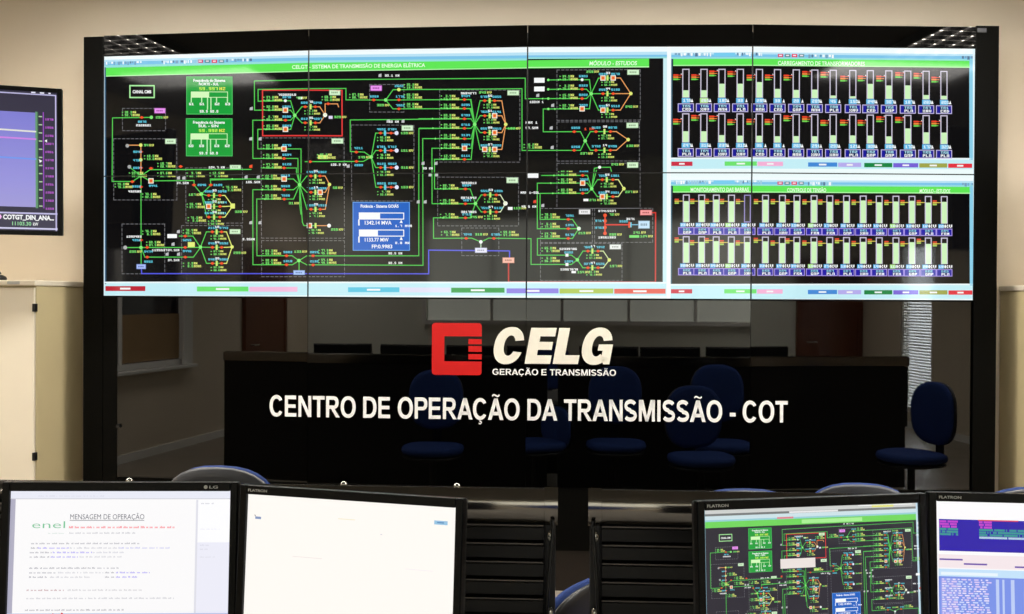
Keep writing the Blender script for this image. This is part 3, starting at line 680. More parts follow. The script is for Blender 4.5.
for rw, (yt, yb) in enumerate(((69.2, 97.8), (113.5, 142.4))):
    lv = [(.25, .25, .48, .48, .54, .31, .28, .30, .10, .08, .52, .47, .48, .15, .13), (.38, .38, .25, .23, .23, .22, .23, .23, .27, .27, .27, .25, .53, .4, .4)][rw]
    for k, x in enumerate((686.2, 704.2, 722, 740.2, 759.2, 777.3, 796, 814.5, 832.9, 852.5, 870, 888.6, 907.6, 926, 943.9)):
        d = k * .1
        bar(x, yt + d, yb + d, lv[k], 3.6, 8, 0)
        hd.rect(x - 4, yb + d + .4, x + 4, yb + d + 5.4, (98, 184, 232) if k != 1 or rw else (180, 226, 140), 4); hd.px(x - 2.6, yb + d + 1.4, 3, '%d' % rnd.randint(28, 330), (225, 245, 250), 5, .7)
        hd.poly([(x + 5, yb + d + 4.6), (x + 6.2, yb + d + 1), (x + 7.4, yb + d + 4.6)], WH, 4)
        yy = yb + d + 5.8
        hd.rect(x - 8, yy, x + 8, yy + 8.6, (26, 24, 150), 3); hd.outline(x - 8, yy, x + 8, yy + 8.6, (196, 186, 226), .8, 4)
        hd.rect(x - 4, yy + .8, x + 4, yy + 7.8, (24, 40, 90), 4); hd.px(x - 3.4, yy + 1.4, 2.5, 'TR%d' % rnd.randint(1, 9), (170, 220, 235), 5, .85); hd.px(x - 3.4, yy + 4.6, 2.7, rnd.choice(['CRD', 'PLN', 'XAV', 'GNP', 'ANH']), WH, 5, .85)
        o = (5.4, 5.4, 1.6, 2.2, 5.8)[(k + rw) % 5] + yt + d
        for q, c in enumerate(((232, 66, 40), (240, 140, 60), (110, 210, 80))):
            hd.rect(x - 12.6, o + q * 2.1, x - 7.6, o + q * 2.1 + 1.6, c, 4); hd.rect(x - 7.6, o + q * 2.1 + .6, x - 3.6 - q, o + q * 2.1 + 1.2, c, 4)
        hd.rect(x - 5, o - .6, x - 4.2, o + .4, WH, 5)
for rw, (yt, yb) in enumerate(((194.4, 222), (236, 262.6))):
    for k, x in enumerate((686.9, 702.3, 716.8, 731.9, 747.8, 765.7, 782.5, 797, 814, 829.7, 846.4, 863, 879, 895.7, 911.7, 928, 944)):
        d = k * .09
        bar(x, yt + d, yb + d, 0 if (k == 4 and rw == 0) else .79 + .03 * ((k * 7) % 3 - 1), 3.4, 8, 0, k == 4 and rw == 0)
        hd.rect(x - 6, yb + d + .6, x - .6, yb + d + 4.6, (92, 180, 236) if k % 5 != 3 else (170, 230, 130), 4); hd.px(x + .6, yb + d + 1, 3.2, 'KV', WH, 5, .95); hd.px(x - 5.4, yb + d + 1.4, 2.4, '%d' % rnd.randint(100, 350), (230, 245, 250), 5, .7)
        yy = yb + d + 5.0
        hd.rect(x - 8, yy, x + 8, yy + 7.4, (34, 28, 166), 3); hd.outline(x - 8, yy, x + 8, yy + 7.4, (170, 150, 226), .8, 4)
        hd.rect(x - 3.4, yy + .8, x + 3.4, yy + 6.6, (30, 40, 110), 4); hd.px(x - 3, yy + 1.2, 2.2, 'BR%d' % rnd.randint(1, 9), (140, 210, 230), 5, .85); hd.px(x - 3, yy + 4, 2.5, rnd.choice(['PLN', 'FRM', 'XAV', 'GNP']), WH, 5, .85)
        o = yt + d + (4.2 if rw == 0 else (1.2, 3.8, 1.6, 3.6, 3.9)[k % 5])
        for q, c in enumerate(((226, 72, 48), (226, 190, 80), (170, 210, 90))):
            hd.rect(x - 11.6, o + q * 1.8, x - 7.4, o + q * 1.8 + 1.4, c, 4)
        hd.rect(x - 7.4, o + 2.0, x - 3.4, o + 2.7, (226, 210, 90), 4)

# unwrap picture coordinates onto the four columns and two rows of displays
SX0 = (103.7, 309, 528, 752.5, 976); SX1 = (102.9, 307, 526.5, 751.6, 973); SY0 = (56.8, 50.5, 46.2, 46.8, 47.7); SY1 = (296, 297, 298, 299.2, 300.8)
def unwrap(x, y):
    t = (y - 48) / 250.0
    sx = [a + (b - a) * t for a, b in zip(SX0, SX1)]
    i = 0
    while i < 3 and x > sx[i + 1]: i += 1
    f = (x - sx[i]) / (sx[i + 1] - sx[i])
    top = SY0[i] + (SY0[i + 1] - SY0[i]) * f; bot = SY1[i] + (SY1[i + 1] - SY1[i]) * f
    return (i + f, (y - top) / (bot - top) * 2)
allp = []
for c in (hd, cv):
    for pts, col, l in c.p:
        allp.append(([unwrap(*p) for p in pts], col, l))
WLAB = [['upper video wall display with two green frequency panels, leftmost of the top row',
         'upper video wall display with red frame and pink tag, second column of the top row',
         'upper video wall display where diagram meets bar charts, third column of the top row',
         'upper video wall display of mostly empty bar charts, rightmost of the top row'],
        ['lower video wall display with long blue line, leftmost of the bottom row',
         'lower video wall display with blue power panel, second of the bottom row',
         'lower video wall display with a red corner line, third of the bottom row',
         'lower video wall display of nearly full pale green bars, rightmost of the bottom row']]
for i in range(4):
    o, e, n = facet(i)
    for j in range(2):
        zc = ZT - (j + 1) * PH
        t = tag(empty('video_wall_display', (o.x, o.y, zc), ANG[i]), WLAB[j][i], 'display', 'displays of the video wall')
        m = MB()
        trap(m, .0008, PW - .0008, .09, .0006, PH - .0006, .001)
        m.build('casing', M['body'], t)
        place = lambda u, v, l, i=i, j=j: ((u - i) * PW, .0006 - l * .0005, PH * (1 - (v - j)))
        paint('screen', allp, (i + .0032, i + 1 - .0032, j + .0045, j + 1 - .0045), place, M['wallscreen'], t)

# ------------------------------------------------------------------ lettering on the lower glass
def sign(name, label, z):
    return tag(empty(name, wall_pt(0, z, .002)), label, 'lettering')
def arc(cx, cy, a, b, t0, t1, n=26, p=2.35):
    out = []
    for k in range(n + 1):
        t = R(t0 + (t1 - t0) * k / n); c, s_ = math.cos(t), math.sin(t)
        out.append((cx + a * math.copysign(abs(c) ** (2 / p), c), cy + b * math.copysign(abs(s_) ** (2 / p), s_)))
    return out
def strip(pa, pb):
    return [[pa[i], pa[i + 1], pb[i + 1], pb[i]] for i in range(len(pa) - 1)]
def stroke(pts, w0, w1=None):
    L, Q = [], []
    n = len(pts)
    for k, p in enumerate(pts):
        a, b = pts[max(k - 1, 0)], pts[min(k + 1, n - 1)]
        dx, dy = b[0] - a[0], b[1] - a[1]; d = math.hypot(dx, dy) or 1
        w = w0 if w1 is None else w0 + (w1 - w0) * k / (n - 1)
        L.append((p[0] - dy / d * w / 2, p[1] + dx / d * w / 2)); Q.append((p[0] + dy / d * w / 2, p[1] - dx / d * w / 2))
    return strip(L, Q)
def rct(x0, y0, x1, y1): return [(x0, y0), (x1, y0), (x1, y1), (x0, y1)]
_C = strip(arc(.49, .5, .47, .515, 33, 327, 30, 2.15), arc(.50, .5, .262, .345, 40, 320, 30, 2.15))
_A = [[(0, 0), (.225, 0), (.615, 1), (.385, 1)], [(.775, 0), (1, 0), (.615, 1), (.385, 1)], rct(.2, .215, .8, .375)]
_S = stroke(arc(.43, .725, .295, .195, 22, 262, 16, 2.1) + arc(.43, .265, .315, .183, 84, -158, 18, 2.1), .185)
_R = [rct(.07, 0, .275, 1), rct(.275, .835, .56, 1), rct(.275, .40, .56, .56)] + strip(arc(.56, .70, .345, .30, -90, 90, 14), arc(.56, .6975, .14, .1375, -90, 90, 14))
GLY = {'C': (_C, 1.008), 'Ç': (_C + stroke([(.50, .0), (.47, -.07), (.56, -.09), (.58, -.15), (.51, -.195), (.40, -.18)], .06), 1.008),
       'E': ([rct(.07, 0, .275, 1), rct(.275, 0, .85, .168), rct(.275, .42, .80, .585), rct(.275, .832, .83, 1)], .93),
       'N': ([rct(.07, 0, .262, 1), rct(.742, 0, .935, 1), [(.07, 1), (.285, 1), (.935, 0), (.72, 0)]], 1.008),
       'T': ([rct(.03, .832, .825, 1), rct(.325, 0, .53, .832)], .853),
       'R': (_R + [[(.40, .42), (.62, .42), (.98, 0), (.735, 0)]], 1.008),
       'P': (_R, .93),
       'O': (strip(arc(.543, .5, .50, .515, 0, 360, 40, 2.15), arc(.543, .5, .288, .345, 0, 360, 40, 2.15)), 1.087),
       'D': ([rct(.07, 0, .275, 1), rct(.275, 0, .44, .168), rct(.275, .832, .44, 1)] + strip(arc(.44, .5, .51, .5, -90, 90, 22), arc(.44, .5, .295, .332, -90, 90, 22)), 1.008),
       'A': (_A, 1.008), 'Ã': (_A + stroke([(.27, 1.10), (.32, 1.165), (.40, 1.175), (.50, 1.135), (.60, 1.10), (.68, 1.115), (.73, 1.18)], .075), 1.008),
       'S': (_S, .90), 'M': ([rct(.07, 0, .258, 1), rct(.905, 0, 1.093, 1), [(.07, 1), (.345, 1), (.665, 0), (.498, 0)], [(.818, 1), (1.093, 1), (.665, 0), (.498, 0)]], 1.163),
       'I': ([rct(.09, 0, .295, 1)], .388), '-': ([rct(.06, .27, .42, .44)], .465),
       'G': (strip(arc(.53, .5, .49, .515, 33, 322, 30, 2.15), arc(.54, .5, .28, .345, 40, 318, 30, 2.15)) + [rct(.54, .37, .99, .53), [(.79, .10), (.99, .14), (.99, .37), (.79, .37)]], 1.087), ' ': ([], .388)}
def ccw(q):
    a = sum(q[i][0] * q[(i + 1) % len(q)][1] - q[(i + 1) % len(q)][0] * q[i][1] for i in range(len(q)))
    return q if a > 0 else q[::-1]
def block(polys, s0, zb, hx, hz, m, name='letter', slant=0.0, thick=.0016, parent=None):
    """raised letter cut from polygons, laid on the faceted glass"""
    loc = parent.location; mb = MB()
    for pts in polys:
        pts = ccw(pts); n = len(pts); vs = []
        for off in (.0016 + thick, .0012):
            for x, y in pts:
                p = wall_pt(s0 + (x + slant * y) * hx, zb + y * hz, off); vs.append((p[0] - loc.x, p[1] - loc.y, p[2] - loc.z))
        mb.add(vs, [tuple(range(n)), tuple(range(2 * n - 1, n - 1, -1))] + [(i, i + n, (i + 1) % n + n, (i + 1) % n) for i in range(n)])
    return mb.build(name, m, parent)
def sign_text(root, text, s0, s1, zb, cap, m):
    tot = sum(GLY[c][1] for c in text) - .09; k = (s1 - s0) / tot; x = s0 - .045 * k
    for c in text:
        if GLY[c][0]: block(GLY[c][0], x, zb, k, cap, m, parent=root)
        x += GLY[c][1] * k
t = sign('title_lettering', 'wide white lettering CENTRO DE OPERAÇÃO DA TRANSMISSÃO - COT on the black glass', .933)
sign_text(t, 'CENTRO DE OPERAÇÃO DA TRANSMISSÃO - COT', -1.432, 1.418, .935, .117, M['white2'])
t = sign('subtitle_lettering', 'small white lettering GERAÇÃO E TRANSMISSÃO below the logo letters', 1.18)
sign_text(t, 'GERAÇÃO E TRANSMISSÃO', -.183, .49, 1.1815, .0335, M['white2'])

t = sign('logo_lettering', 'large slanted cream letters CELG beside the red emblem', 1.245)
H = .196
def celg(polys, s0): return block(polys, s0, 1.2440, H, H, M['white'], slant=.18, parent=t)
celg(strip(arc(.40, .5, .41, .52, 15, 341, 30, 2.2), arc(.42, .5, .155, .285, 26, 326, 30, 2.1)), -.190)
celg([rct(0, 0, .30, 1), rct(.30, 0, .71, .235), rct(.30, .39, .68, .61), rct(.30, .765, .71, 1)], -.0075)
celg([rct(0, 0, .30, 1), rct(.30, 0, .70, .245)], .1455)
celg(strip(arc(.40, .5, .41, .52, 17, 318, 30, 2.2), arc(.42, .5, .155, .285, 30, 312, 30, 2.1)) + [rct(.44, .38, .83, .55), [(.66, 0), (.83, 0), (.83, .38), (.575, .38), (.575, .15)]], .2905)

t = tag(empty('logo_emblem', wall_pt(-.38, 1.178, .002)), 'square red emblem like a blocky letter C left of the CELG letters', 'logo')
ew, eh = .275, .285
def rc(cx, cy, r, a0): return [(cx + r * math.cos(R(a0 + 15 * k)), cy + r * math.sin(R(a0 + 15 * k))) for k in range(7)]
r_ = .06
outer_top = [(0, .745), (1, .745)] + rc(1 - r_, 1.0 - r_, r_, 0) + rc(r_, 1 - r_, r_, 90)
outer_bot = rc(r_, r_, r_, 180) + rc(1 - r_, r_, r_, 270) + [(1, .262), (0, .262)]
for nm, P in (('emblem_arm', outer_top), ('emblem_arm', outer_bot), ('emblem_stem', [(0, .262), (.25, .262), (.25, .745), (0, .745)]),
              ('emblem_bar', [(.735, .595), (1, .595), (1, .695), (.735, .695)]), ('emblem_bar', [(.735, .45), (1, .45), (1, .56), (.735, .56)]), ('emblem_bar', [(.735, .305), (1, .305), (1, .405), (.735, .405)])):
    mb = MB(); n = len(P); vs = []
    for off in (.0032, .0012):
        for x, y in P:
            p = wall_pt(-.518 + x * ew, 1.178 + y * eh, off); vs.append((p[0] - t.location.x, p[1] - t.location.y, p[2] - t.location.z))
    mb.add(vs, [tuple(range(n)), tuple(range(2 * n - 1, n - 1, -1))] + [(i, i + n, (i + 1) % n + n, (i + 1) % n) for i in range(n)])
    mb.build(nm, M['red'], t)

# ------------------------------------------------------------------ storage cabinets beside the video wall
def cabinet(x0, x1, label, hinge_side, sticker):
    t = tag(empty('storage_cabinet', ((x0 + x1) / 2, 5.57, 0)), label, 'cabinet', 'cream storage cabinets')
    hw = (x1 - x0) / 2
    MB().box(-hw, hw, -.25, .27, .06, 1.655).build('body', M['cream_shaded'], t, .004)
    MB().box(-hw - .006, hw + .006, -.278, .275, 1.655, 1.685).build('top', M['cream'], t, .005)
    MB().box(-hw + .02, hw - .02, -.22, .25, 0, .06).build('plinth', M['black'], t)
    for sg in (-1, 1):
        a, b = (-hw + .004, -.003) if sg < 0 else (.003, hw - .004)
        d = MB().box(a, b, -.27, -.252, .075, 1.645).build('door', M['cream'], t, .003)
        MB().cyl((-.03 * -sg, -.272, .9), (-.03 * -sg, -.3, .9), .008, 10).cyl((sg * .03, -.3, .82), (sg * .03, -.3, .98), .007, 10).build('handle', M['steel'], d)
        for z in (1.535, .72):
            MB().box(sg * hw - .012, sg * hw + .004, -.276, -.246, z - .022, z + .022).build('hinge', M['black'], t, .002)
    if sticker:
        MB().box(hw - .15, hw - .08, -.2795, -.278, 1.663, 1.678).build('sticker', M['grey_print'], t)
    return t
cabinet(-3.58, -2.68, 'cream steel cabinet left of the video wall, under the tilted trend monitor', 1, True)
cabinet(2.68, 3.58, 'cream steel cabinet right of the video wall, cut by the right picture edge', -1, False)
t = tag(empty('desk_telephone', (-2.965, 5.42, 1.685)), 'small black rounded device on top of the left cream cabinet', 'telephone')
MB().lathe([(.05, 0), (.052, .012), (.046, .022), (.03, .03)], n=20).build('base', M['black'], t)
MB().tube([(-.03, -.02, .034), (-.024, -.02, .046), (0, -.02, .05), (.024, -.02, .046), (.03, -.02, .034)], .008, 10).build('handset', M['black'], t)

# ------------------------------------------------------------------ wall mounted trend monitor
def trend_monitor(loc, rz, tilt, label, mirror=1, text=True):
    """origin = lower corner next to the video wall, screen runs outwards from it"""
    t = tag(empty('wall_monitor', loc, rz), label, 'monitor', 'monitors on wall arms')
    W_, H_ = 1.24, .745; ct, st_ = math.cos(tilt), math.sin(tilt)
    sg = -mirror
    def T(x, y, z):     # x outwards, y back, z up in the panel's own plane
        return (sg * x, y * ct - z * st_, z * ct + y * st_)
    def bx(x0, x1, y0, y1, z0, z1):
        m = MB(T)
        m.box(x0, x1, y0, y1, z0, z1)
        if sg < 0: m.f = [f[::-1] for f in m.f]
        return m
    bx(0, W_, .004, .05, 0, H_).build('casing', M['black'], t, .004)
    bx(.25, W_ - .25, .05, .1, .15, H_ - .15).build('rear_housing', M['black'], t, .01)
    bw = .022
    for b in ((0, bw, 0, H_), (W_ - bw, W_, 0, H_), (bw, W_ - bw, 0, bw * 1.1), (bw, W_ - bw, H_ - bw, H_)):
        bx(b[0], b[1], -.006, .004, b[2], b[3]).build('bezel', M['bezel'], t, .002)
    c = Canvas(); X0, X1, Y0, Y1 = bw, W_ - bw, bw, H_ - bw
    w_, h_ = X1 - X0, Y1 - Y0
    # picture space: metres from the corner nearest the video wall, y down
    c.rect(0, 0, w_, h_, (44, 40, 62), 0); c.rect(.004, .010, w_, .016, (190, 186, 226), 3); c.rect(.004, .01, .010, h_, (196, 190, 230), 3)
    for dx in (.03, .06, .10): c.rect(dx, .001, dx + (.010 if dx == .03 else .02), .008, (236, 236, 250), 4)
    n = 40
    for k in range(n):
        f = k / n; g = 1 - abs(f - .7) * .6
        c.rect(.102, .105 + .475 * f, w_, .105 + .475 * (f + 1.02 / n), (int(126 + 34 * f), int(124 + 30 * f), int(196 + 22 * g)), 1)
    c.rect(.092, .1, .102, .585, (96, 150, 110), 2); c.rect(.088, .1, .092, .585, (36, 90, 50), 2)
    c.rect(.062, .1, .067, .585, (150, 70, 190), 2)
    for k in range(12):
        y = .12 + k * .041
        c.rect(.070, y, .086, y + .006, (170, 200, 160), 3)
    c.line([(.102, .200), (.3, .196), (.5, .186), (.8, .184), (w_, .18)], (226, 226, 214), .008, 3)
    c.line([(.102, .238), (.4, .234), (w_, .22)], (206, 130, 226), .008, 3)
    c.line([(.102, .338), (.3, .334), (.33, .326), (w_, .318)], (110, 150, 236), .008, 3)
    c.poly([(.060, .244), (.048, .236), (.048, .252)], WH, 4)
    c.poly([(.070, .346), (.086, .338), (.082, .356)], WH, 4)
    c.rect(0, .608, w_, .616, (190, 186, 226), 3); c.rect(0, .616, w_, h_, (58, 54, 76), 2); c.rect(0, h_ - .016, w_, h_ - .008, (206, 204, 236), 3)
    # lettering runs left to right, measured leftwards (negative) from the corner next to the video wall
    cc = Canvas()
    for k in range(12):
        cc.px(-.056, .130 + k * .041, .010, '%d' % rnd.randint(1000, 1999), (190, 90, 210), 4, .75)
    cc.text(-.252, .644, .022, 'COTGT_DIN_ANA...', WH, 4, .235, .045)
    cc.text(-.215, .674, .018, '11103.30', (150, 220, 160), 4, .092, .02); cc.text(-.115, .674, .016, 'kW', WH, 4, .024, .02)
    cc.dot(-.272, .633, .014, (240, 190, 240), 4)
    flip = [([(-x, y) for x, y in p_], col, l) for p_, col, l in cc.p]
    polys = c.p + (flip if text else [])
    cell = paint('screen', [([(x, -y) for x, y in p_], col, l) for p_, col, l in polys], (0, w_, -h_, 0),
                 lambda x, y, l: T(X0 + x, .0015 - l * .0005, Y1 + y), M['tvscreen'], t)
    return t
TVRZ = R(21)
tv2 = trend_monitor((2.60, 4.98, 1.907), -TVRZ, R(2.7), 'large wall monitor just outside the right picture edge, above the right cabinet', -1, False)
def tv2_local(x, y, z):
    return tuple(Matrix.Rotation(TVRZ, 3, 'Z') @ (Vector((x, y, z)) - Vector((2.60, 4.98, 1.907))))
MB(tv2_local).box(3.0, 3.3, YF - .03, YF - .001, 2.1, 2.45).build('wall_plate', M['black'], tv2, .004)
MB(tv2_local).tube([(3.15, 4.90, 2.27), (2.92, 5.35, 2.27), (3.15, YF - .02, 2.27)], .022, 10).build('mount_arm', M['black'], tv2)
tv = trend_monitor((-2.358, 4.98, 1.907), TVRZ, R(2.7), 'large wall monitor with purple trend graph, cut by the left picture edge')
def tv_local(x, y, z):
    v = Matrix.Rotation(-TVRZ, 3, 'Z') @ (Vector((x, y, z)) - Vector((-2.358, 4.98, 1.907))); return tuple(v)
MB(tv_local).box(-3.15, -2.85, YF - .03, YF - .001, 2.1, 2.45).build('wall_plate', M['black'], tv, .004)
MB(tv_local).tube([(-2.98, 4.90, 2.27), (-2.75, 5.35, 2.27), (-3.0, YF - .02, 2.27)], .022, 10).build('mount_arm', M['black'], tv)

# ------------------------------------------------------------------ control desk and slatted console panels
DZ = .74
t = tag(empty('control_desk', (.1, 2.1, 0)), 'long grey control desk under the row of four monitors', 'desk')
MB().box(-3.4, 3.5, -.55, .38, DZ - .035, DZ).build('worktop', M['desk'], t, .006)
for x in (-3.35, -1.0, 1.0, 3.42):
    MB().box(x, x + .03, -.45, .36, 0, DZ - .036).build('leg_panel', M['slat'], t, .003)
MB().box(-3.3, 3.4, .33, .35, .12, DZ - .04).build('modesty_panel', M['slat'], t)

def console(x0, x1, end, label, bolts):
    """end: +1 when the free end next to the gap is at x1, -1 when at x0"""
    t = tag(empty('console_slat_panel', ((x0 + x1) / 2, 2.54, 0)), label, 'console panel', 'slatted console panels')
    cx = (x0 + x1) / 2; a, b = x0 - cx, x1 - cx
    ra, rb = (a, b - .034) if end > 0 else (a + .034, b)
    def bow(xa, xb, hh, name, bev=0):
        m = MB(); rr = hh / math.sin(R(52)); n = 25
        arc_ = [(-.0445 + rr - rr * math.cos(R(-52 + 104 * k / (n - 1))), 1.076 + rr * math.sin(R(-52 + 104 * k / (n - 1)))) for k in range(n)]
        m.add([(xa, y, z) for y, z in arc_] + [(xb, y, z) for y, z in arc_], [(k, k + n, k + n + 1, k + 1) for k in range(n - 1)], True)
        ring = arc_ + [(.03, 1.076 + hh * .8), (.03, 1.076 - hh * .8)]; q = len(ring)
        m.add([(xa, y, z) for y, z in ring] + [(xb, y, z) for y, z in ring], [tuple(range(q)), tuple(range(2 * q - 1, q - 1, -1))] + [(k, k + q, (k + 1) % q + q, (k + 1) % q) for k in range(n - 1, q)])
        return m.build(name, M['rail'], t)
    bow(ra, rb, .0445, 'top_rail')
    e0, e1 = (b - .0335, b) if end > 0 else (a, a + .0335)
    bow(e0, e1, .048, 'end_cap')
    sa, sb = (a, b - .036) if end > 0 else (a + .036, b)
    for k in range(11):
        z1 = 1.030 - k * .0465
        m = MB(); pr = [(-.008, z1 - .0455), (-.012, z1 - .042), (-.012, z1 - .012), (-.024, z1 - .005), (-.026, z1 - .0025), (-.024, z1 - .0005), (.004, z1 - .0005), (.004, z1 - .0455)]
        n = len(pr)
        m.add([(sa, y, z) for y, z in pr] + [(sb, y, z) for y, z in pr], [tuple(range(n - 1, -1, -1)), tuple(range(n, 2 * n))] + [(i, (i + 1) % n, (i + 1) % n + n, i + n) for i in range(n)])
        so = m.build('slat', M['slat'], t)
        MB().box(sa, sb, -.0285, -.0262, z1 - .0035, z1 - .0005).build('slat_lit_edge', M['edge'], so)  # thin pale strip stands in for the lit line along the lip
    MB().box(a + .005, b - .03, .006, .02, 0.0, 1.04).build('backing_panel', M['slat'], t)
    s0, s1 = (b - .03, b - .006) if end > 0 else (a + .006, a + .03)
    MB().box(s0, s1, -.022, .03, 0, 1.04).build('side_frame', M['black'], t, .002)
    xm = (s0 + s1) / 2; dx = -.004 * end
    MB().tube([(xm + .004 * end, -.044, 1.045), (xm + .006 * end, -.05, 1.02), (xm + dx, -.05, .9), (xm + 3 * dx, -.05, .76)], .005, 8).build('cable', M['black'], t)
    for z in (1.003, .81):
        o = MB().lathe([(.0095, 0), (.0095, .004), (.007, .009), (.002, .011)], n=14).build('bolt', M['steel'], t)
        for v in o.data.vertices:
            x, y, zz = v.co; v.co = (xm + x, -.0285 - zz, z + y * 1.6)
    for bx_ in bolts:
        MB().lathe([(.009, 0), (.009, .004), (.006, .009), (.001, .0105)], (bx_ - cx, -.012, 1.1185), 14).build('rail_screw', M['steel'], t)
    return t
console(-3.3, .211, 1, 'dark slatted console panel with grey rail left of the central gap', (-.337, -.046, -.9, -1.6))
console(.287, 3.62, -1, 'dark slatted console panel with grey rail right of the central gap', (1.9, 2.6))

# ------------------------------------------------------------------ desk monitors
SW, SH = .487, .274
def monitor(ax, ay, ang, label, canvas, mark=None, mark_right=False, tilt=4.0):
    """ax, ay = upper left corner of the picture on plan; ang = turn in degrees"""
    a = R(ang); ex, ey = math.cos(a), math.sin(a)
    cx, cy = ax + ex * SW / 2, ay + ey * SW / 2
    t = tag(empty('desk_monitor', (cx, cy, DZ), a), label, 'monitor', 'monitors on the control desk')
    zt = 1.165 - DZ; ct, st_ = math.cos(R(tilt)), math.sin(R(tilt))
    def T(x, y, z):        # panel plane: x from the centre, y back from the glass, z down (negative) from picture top
        return (x, y * ct + z * st_, zt + z * ct - y * st_)
    hw = SW / 2; bz = .017
    B = [(-hw - bz, -hw, -SH - .024, .020), (hw, hw + bz, -SH - .024, .020), (-hw, hw, 0, .020), (-hw, hw, -SH - .024, -SH)]
    for x0, x1, z0, z1 in B: MB(T).box(x0, x1, -.005, .016, z0, z1).build('bezel', M['bezel'], t, .0025)
    MB(T).box(-hw - bz + .003, hw + bz - .003, .0165, .04, -SH - .021, .017).build('rear_casing', M['black'], t, .006)
    MB(T).box(-.12, .12, .04, .06, -.22, -.06).build('rear_housing', M['black'], t, .008)
    MB().box(-.035, .035, .058, .078, .012, .30).build('stand_neck', M['black'], t, .004)
    MB().lathe([(.12, 0), (.12, .006), (.10, .012), (.04, .016)], (0, .05, 0), 32).build('stand_base', M['black'], t)
    for k in range(3):
        MB(T).box(hw - .02 - k * .022, hw - .008 - k * .022, -.0065, -.005, -SH - .015, -SH - .009).build('button', M['slat'], t)
    if mark:
        c = Canvas()
        if mark_right:
            c.dot(SW - .054, -.0095, .0042, (200, 200, 196), 0, 14); c.text(SW - .047, -.0065, .006, mark, (200, 200, 196), 0, .02, .02)
        else: c.text(.004, -.0068, .0056, mark, (185, 185, 182), 0, .047, .03)
        vs, fs = [], []
        for p_, col, l in c.p:
            b0 = len(vs); vs += [T(x - hw, -.0056, -y) for x, y in p_]; fs.append(tuple(range(b0, b0 + len(p_))))
        m = MB(); m.v = vs; m.f = fs; m.build('brand_mark', M['grey_print'], t)
    paint('screen', canvas.p if hasattr(canvas, 'p') else canvas, (0, SW, 0, SH), lambda x, y, l: T(x - hw, .004 - l * .0004, -y), M['monscreen'], t)
    return t
K = SW / 222.0     # metres of screen per picture pixel of the first monitor
# document
c1 = Canvas(); r3 = random.Random(5)
c1.rect(0, 0, SW, SH, (250, 249, 250), 0)
c1.rect(0, 0, SW, 8.3 * K, (232, 234, 246), 1); c1.rect(0, 7.6 * K, SW, 8.4 * K, (206, 206, 214), 2)
c1.rect(0, 8.4 * K, 5 * K, SH, (176, 174, 194), 1)
c1.rect(187 * K, 9 * K, 189 * K, SH, (222, 222, 232), 1); c1.rect(189 * K, 9 * K, SW, 52 * K, (252, 252, 254), 1); c1.rect(189 * K, 52 * K, SW, SH, (236, 236, 248), 1)
c1.text(21.5 * K, 37.5 * K, 7.2 * K, 'enel', (120, 196, 150), 3, 34 * K, -.008)
c1.text(60 * K, 28.6 * K, 5.2 * K, 'MENSAGEM DE OPERAÇÃO', (104, 104, 116), 3, 75 * K, .0); c1.rect(60 * K, 29.4 * K, 135 * K, 30 * K, (120, 120, 130), 3)
def greek(x0, x1, y, col, h=1.6):
    x = x0
    while x < x1:
        wd = min(r3.uniform(2, 6.5), x1 - x)
        for q in range(max(1, int(wd / 1.1))):
            hh = h * r3.choice((.7, .7, 1.0)); c1.rect((x + q * 1.1) * K, (y + h - hh) * K, (x + q * 1.1 + .78) * K, (y + h) * K, col, 3)
        x += wd + 1.0
greek(59.5, 167, 35.4, (246, 130, 140), 2.2); greek(60, 127, 41.5, (200, 200, 206)); greek(39, 56, 42, (214, 226, 220), 1.2)
LG = (176, 176, 184); VI = (170, 160, 240)
greek(22, 131, 52, LG); greek(22, 28, 56.5, LG); greek(29, 60, 56.5, VI); greek(61, 110, 56.5, (206, 206, 214)); greek(110, 162, 56.5, (196, 196, 236))
greek(21, 43, 61, LG); greek(44, 83, 61, VI); greek(84, 116, 61, (206, 206, 216)); greek(21, 41, 65.4, LG); greek(42, 70, 65.4, VI); greek(71, 114, 65.4, (210, 210, 216))
greek(21, 111, 76.6, LG); greek(21, 48, 81.2, LG); greek(50, 95, 81.2, (210, 210, 216)); greek(97, 107, 81.2, LG); greek(108, 143, 81.2, VI)
greek(21, 39, 85.6, LG); greek(42, 82, 85.6, (206, 206, 212)); greek(97, 107, 85.6, LG); greek(108, 130, 85.6, VI)
greek(19, 57, 98.6, (190, 150, 156)); greek(60, 135, 98.6, (206, 204, 208)); greek(19, 168, 106.8, (204, 204, 210)); greek(18, 117, 118.4, (176, 176, 182))
c1.rect(0, 122.6 * K, SW, 127 * K, (186, 196, 232), 2); c1.dot(55 * K, 123 * K, 1.2 * K, (220, 70, 70), 4); c1.dot(46 * K, 123.4 * K, .9 * K, (200, 90, 90), 4)
greek(192, 206, 11.8, (206, 206, 214)); greek(192, 212, 38, (230, 228, 238), 1); greek(192, 201, 54, (212, 212, 226), 1.2); greek(192, 200, 58, (212, 212, 226), 1.2); greek(192, 208, 66, (220, 220, 232), 1.2)
greek(28, 95, 4.6, (214, 216, 230), 1)
monitor(-1.003, 2.154, 4.9, 'desk monitor showing a white document with green logo, leftmost of the row', c1, 'LG', True)
